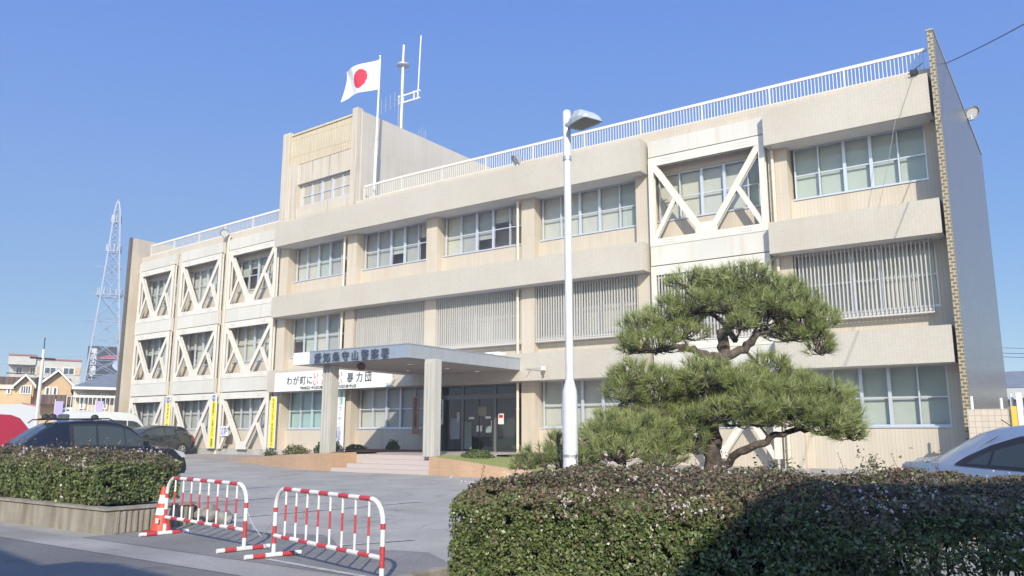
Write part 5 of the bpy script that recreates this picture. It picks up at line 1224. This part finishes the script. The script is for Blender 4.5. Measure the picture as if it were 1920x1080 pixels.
# lattice tower
base = P3(184, 790, 145); base.z = .4; top = P3(215, 372, 145); zb0 = P3(196, 705, 145).z
t = thing('lattice_tower', (base.x, base.y, .4), 'tall white steel lattice tower rising behind the low houses', 'tower')
tw_m = mat('pale_tower_steel', (.44, .48, .56), .6)
kk = 145 / FPX * 1.1; H_ = top.z
def hw(z): f_ = (z - zb0) / (H_ - zb0); return kk * (31 * (1 - f_) ** 1.25 + 5.5 * (1 if f_ < .93 else max(0, (1 - f_) / .07))) * .62
cx = lambda z: Vector((base.x, base.y, z)) 
legs = [MB() for _ in range(4)]; lat = MB(); levels = [.4] + [zb0 + (H_ - zb0) * f_ for f_ in (0, .09, .20, .32, .44, .54, .62, .69, .75, .81, .86, .91, .95, .985)]
sg = [(-1, -1), (1, -1), (1, 1), (-1, 1)]
C4 = lambda z: [cx(z) + AXS * (s_[0] * hw(z)) + BK * (s_[1] * hw(z)) for s_ in sg]
for i in range(len(levels) - 1):
    a_, c = C4(levels[i]), C4(levels[i + 1])
    for k in range(4):
        legs[k].tube(a_[k], c[k], .12, 5); n_ = (k + 1) % 4
        lat.tube(c[k], c[n_], .045, 4)
        if True: lat.tube(a_[k], c[n_], .04, 4); lat.tube(a_[n_], c[k], .04, 4)
for k in range(4): legs[k].build('leg', tw_m, t)
lat.build('bracing', tw_m, t)
for z in (levels[5], levels[8], levels[11]):
    b = MB()
    r_ = hw(z) * 1.35
    for q in range(12):
        t0, t1 = 2 * math.pi * q / 12, 2 * math.pi * (q + 1) / 12; c = cx(z)
        b.tube(c + AXS * math.cos(t0) * r_ + BK * math.sin(t0) * r_, c + AXS * math.cos(t1) * r_ + BK * math.sin(t1) * r_, .10, 4)
        b.tube(c + AXS * math.cos(t0) * r_ + BK * math.sin(t0) * r_, c + AXS * math.cos(t0) * r_ + BK * math.sin(t0) * r_ + Vector((0, 0, 1.2)), .07, 4)
    b.build('platform', tw_m, t)
b = MB(); L_ = C4(levels[-2]); b.path([L_[0], cx(H_ - .6), cx(H_), cx(H_ - .6), L_[2]], .10, 4); z = levels[-1]
for s_ in (-1, 1):
    for f_ in (.30, .45, .6): zz = zb0 + (H_ - zb0) * f_; b.tube(cx(zz), cx(zz) + AXS * s_ * (hw(zz) + 1.6), .06, 4)
b.build('cross_arms', tw_m, t)
# shed at the right
p = P3(1880, 790, 70); p.z = .4; t = thing('shed', p, 'grey roofed shed with a pale awning beyond the boundary wall at the right edge', 'building')
b = MB(); b.box(p.x - 4, p.x + 16, p.y, p.y + 10, .4, 5.0); b.build('wall', mat('shed_wall', (.35, .33, .32), .9, var=.1), t)
b = MB(); b.prism([(p.y - .6, 4.95), (p.y + 10.6, 4.95), (p.y + 5, 6.5)], 'X', p.x - 4.4, p.x + 16.4); b.build('roof', greyroof_m, t)
b = MB()
for k in range(60): x = p.x - 4.2 + k * .34; b.add([(x, p.y - .62, 4.9), (x + .17, p.y - .9, 4.1), (x + .34, p.y - .62, 4.9), (x, p.y - .9, 4.1)], [(0, 1, 2), (0, 3, 1)])
b.box(p.x - 4.3, p.x + 16.2, p.y - .9, p.y - .5, 4.2, 4.9); b.build('awning', mat('pale_corrugated_sheet', (.50, .52, .52), .6), t)

# ------------------------------------------------------------------ behind the camera: unseen houses opposite, rooflines shaped to cast the foreground shade
t = thing('street_house', (-8, -8, 0), 'plain unseen row house across the street, its roofline shaped to shade the road', 'house')
b = MB(); b.prism([(-40, 0), (2.2, 0), (2.2, 5.6), (1.2, 5.6), (-1.4, 6.42), (-2.6, 6.52), (-3.3, 6.4), (-3.7, 6.12), (-5.2, 6.32), (-6.2, 6.5), (-12, 6.6), (-40, 6.4)], 'Y', -4.0, -12); b.build('wall', offwall_m, t)
hwn = MB(); [hwn.box(x, x + 1.6, -4.0, -3.95, 1.0, 2.3) for x in np.arange(-30, 2, 4)]; hwn.build('windows', winb_m, t)
t = thing('street_house', (10, -8, 0), 'taller unseen house across the street, its rounded roof shaped to shade the right hedge', 'house')
b = MB(); b.prism([(4.2, 0), (18, 0), (18, 8.2), (7.2, 8.2), (6.3, 8.0), (5.5, 7.7), (4.9, 7.35), (4.5, 6.9), (4.25, 6.3)], 'Y', -3.4, -12); b.build('wall', beige_m, t)
b = MB(); [b.box(x, x + 1.4, -3.4, -3.35, 1.0, 2.3) for x in (5, 8, 11)]; b.build('windows', winb_m, t)

# ------------------------------------------------------------------ the air
b = MB(); b.box(-175, 40, -30, 110, -1.5, 52)
hz = b.build('haze', [], None)
hm_ = bpy.data.materials.new('haze'); hm_.use_nodes = True; hm_.node_tree.nodes.clear()
o_ = hm_.node_tree.nodes.new('ShaderNodeOutputMaterial'); v_ = hm_.node_tree.nodes.new('ShaderNodeVolumePrincipled')
v_.inputs['Color'].default_value = (.88, .92, 1, 1); v_.inputs['Density'].default_value = HAZE; v_.inputs['Anisotropy'].default_value = .3
hm_.node_tree.links.new(v_.outputs[0], o_.inputs['Volume']); hz.data.materials.append(hm_)
place(hz, kind='stuff'); place(hz, 'thin bright haze filling the air over the whole scene', 'haze')
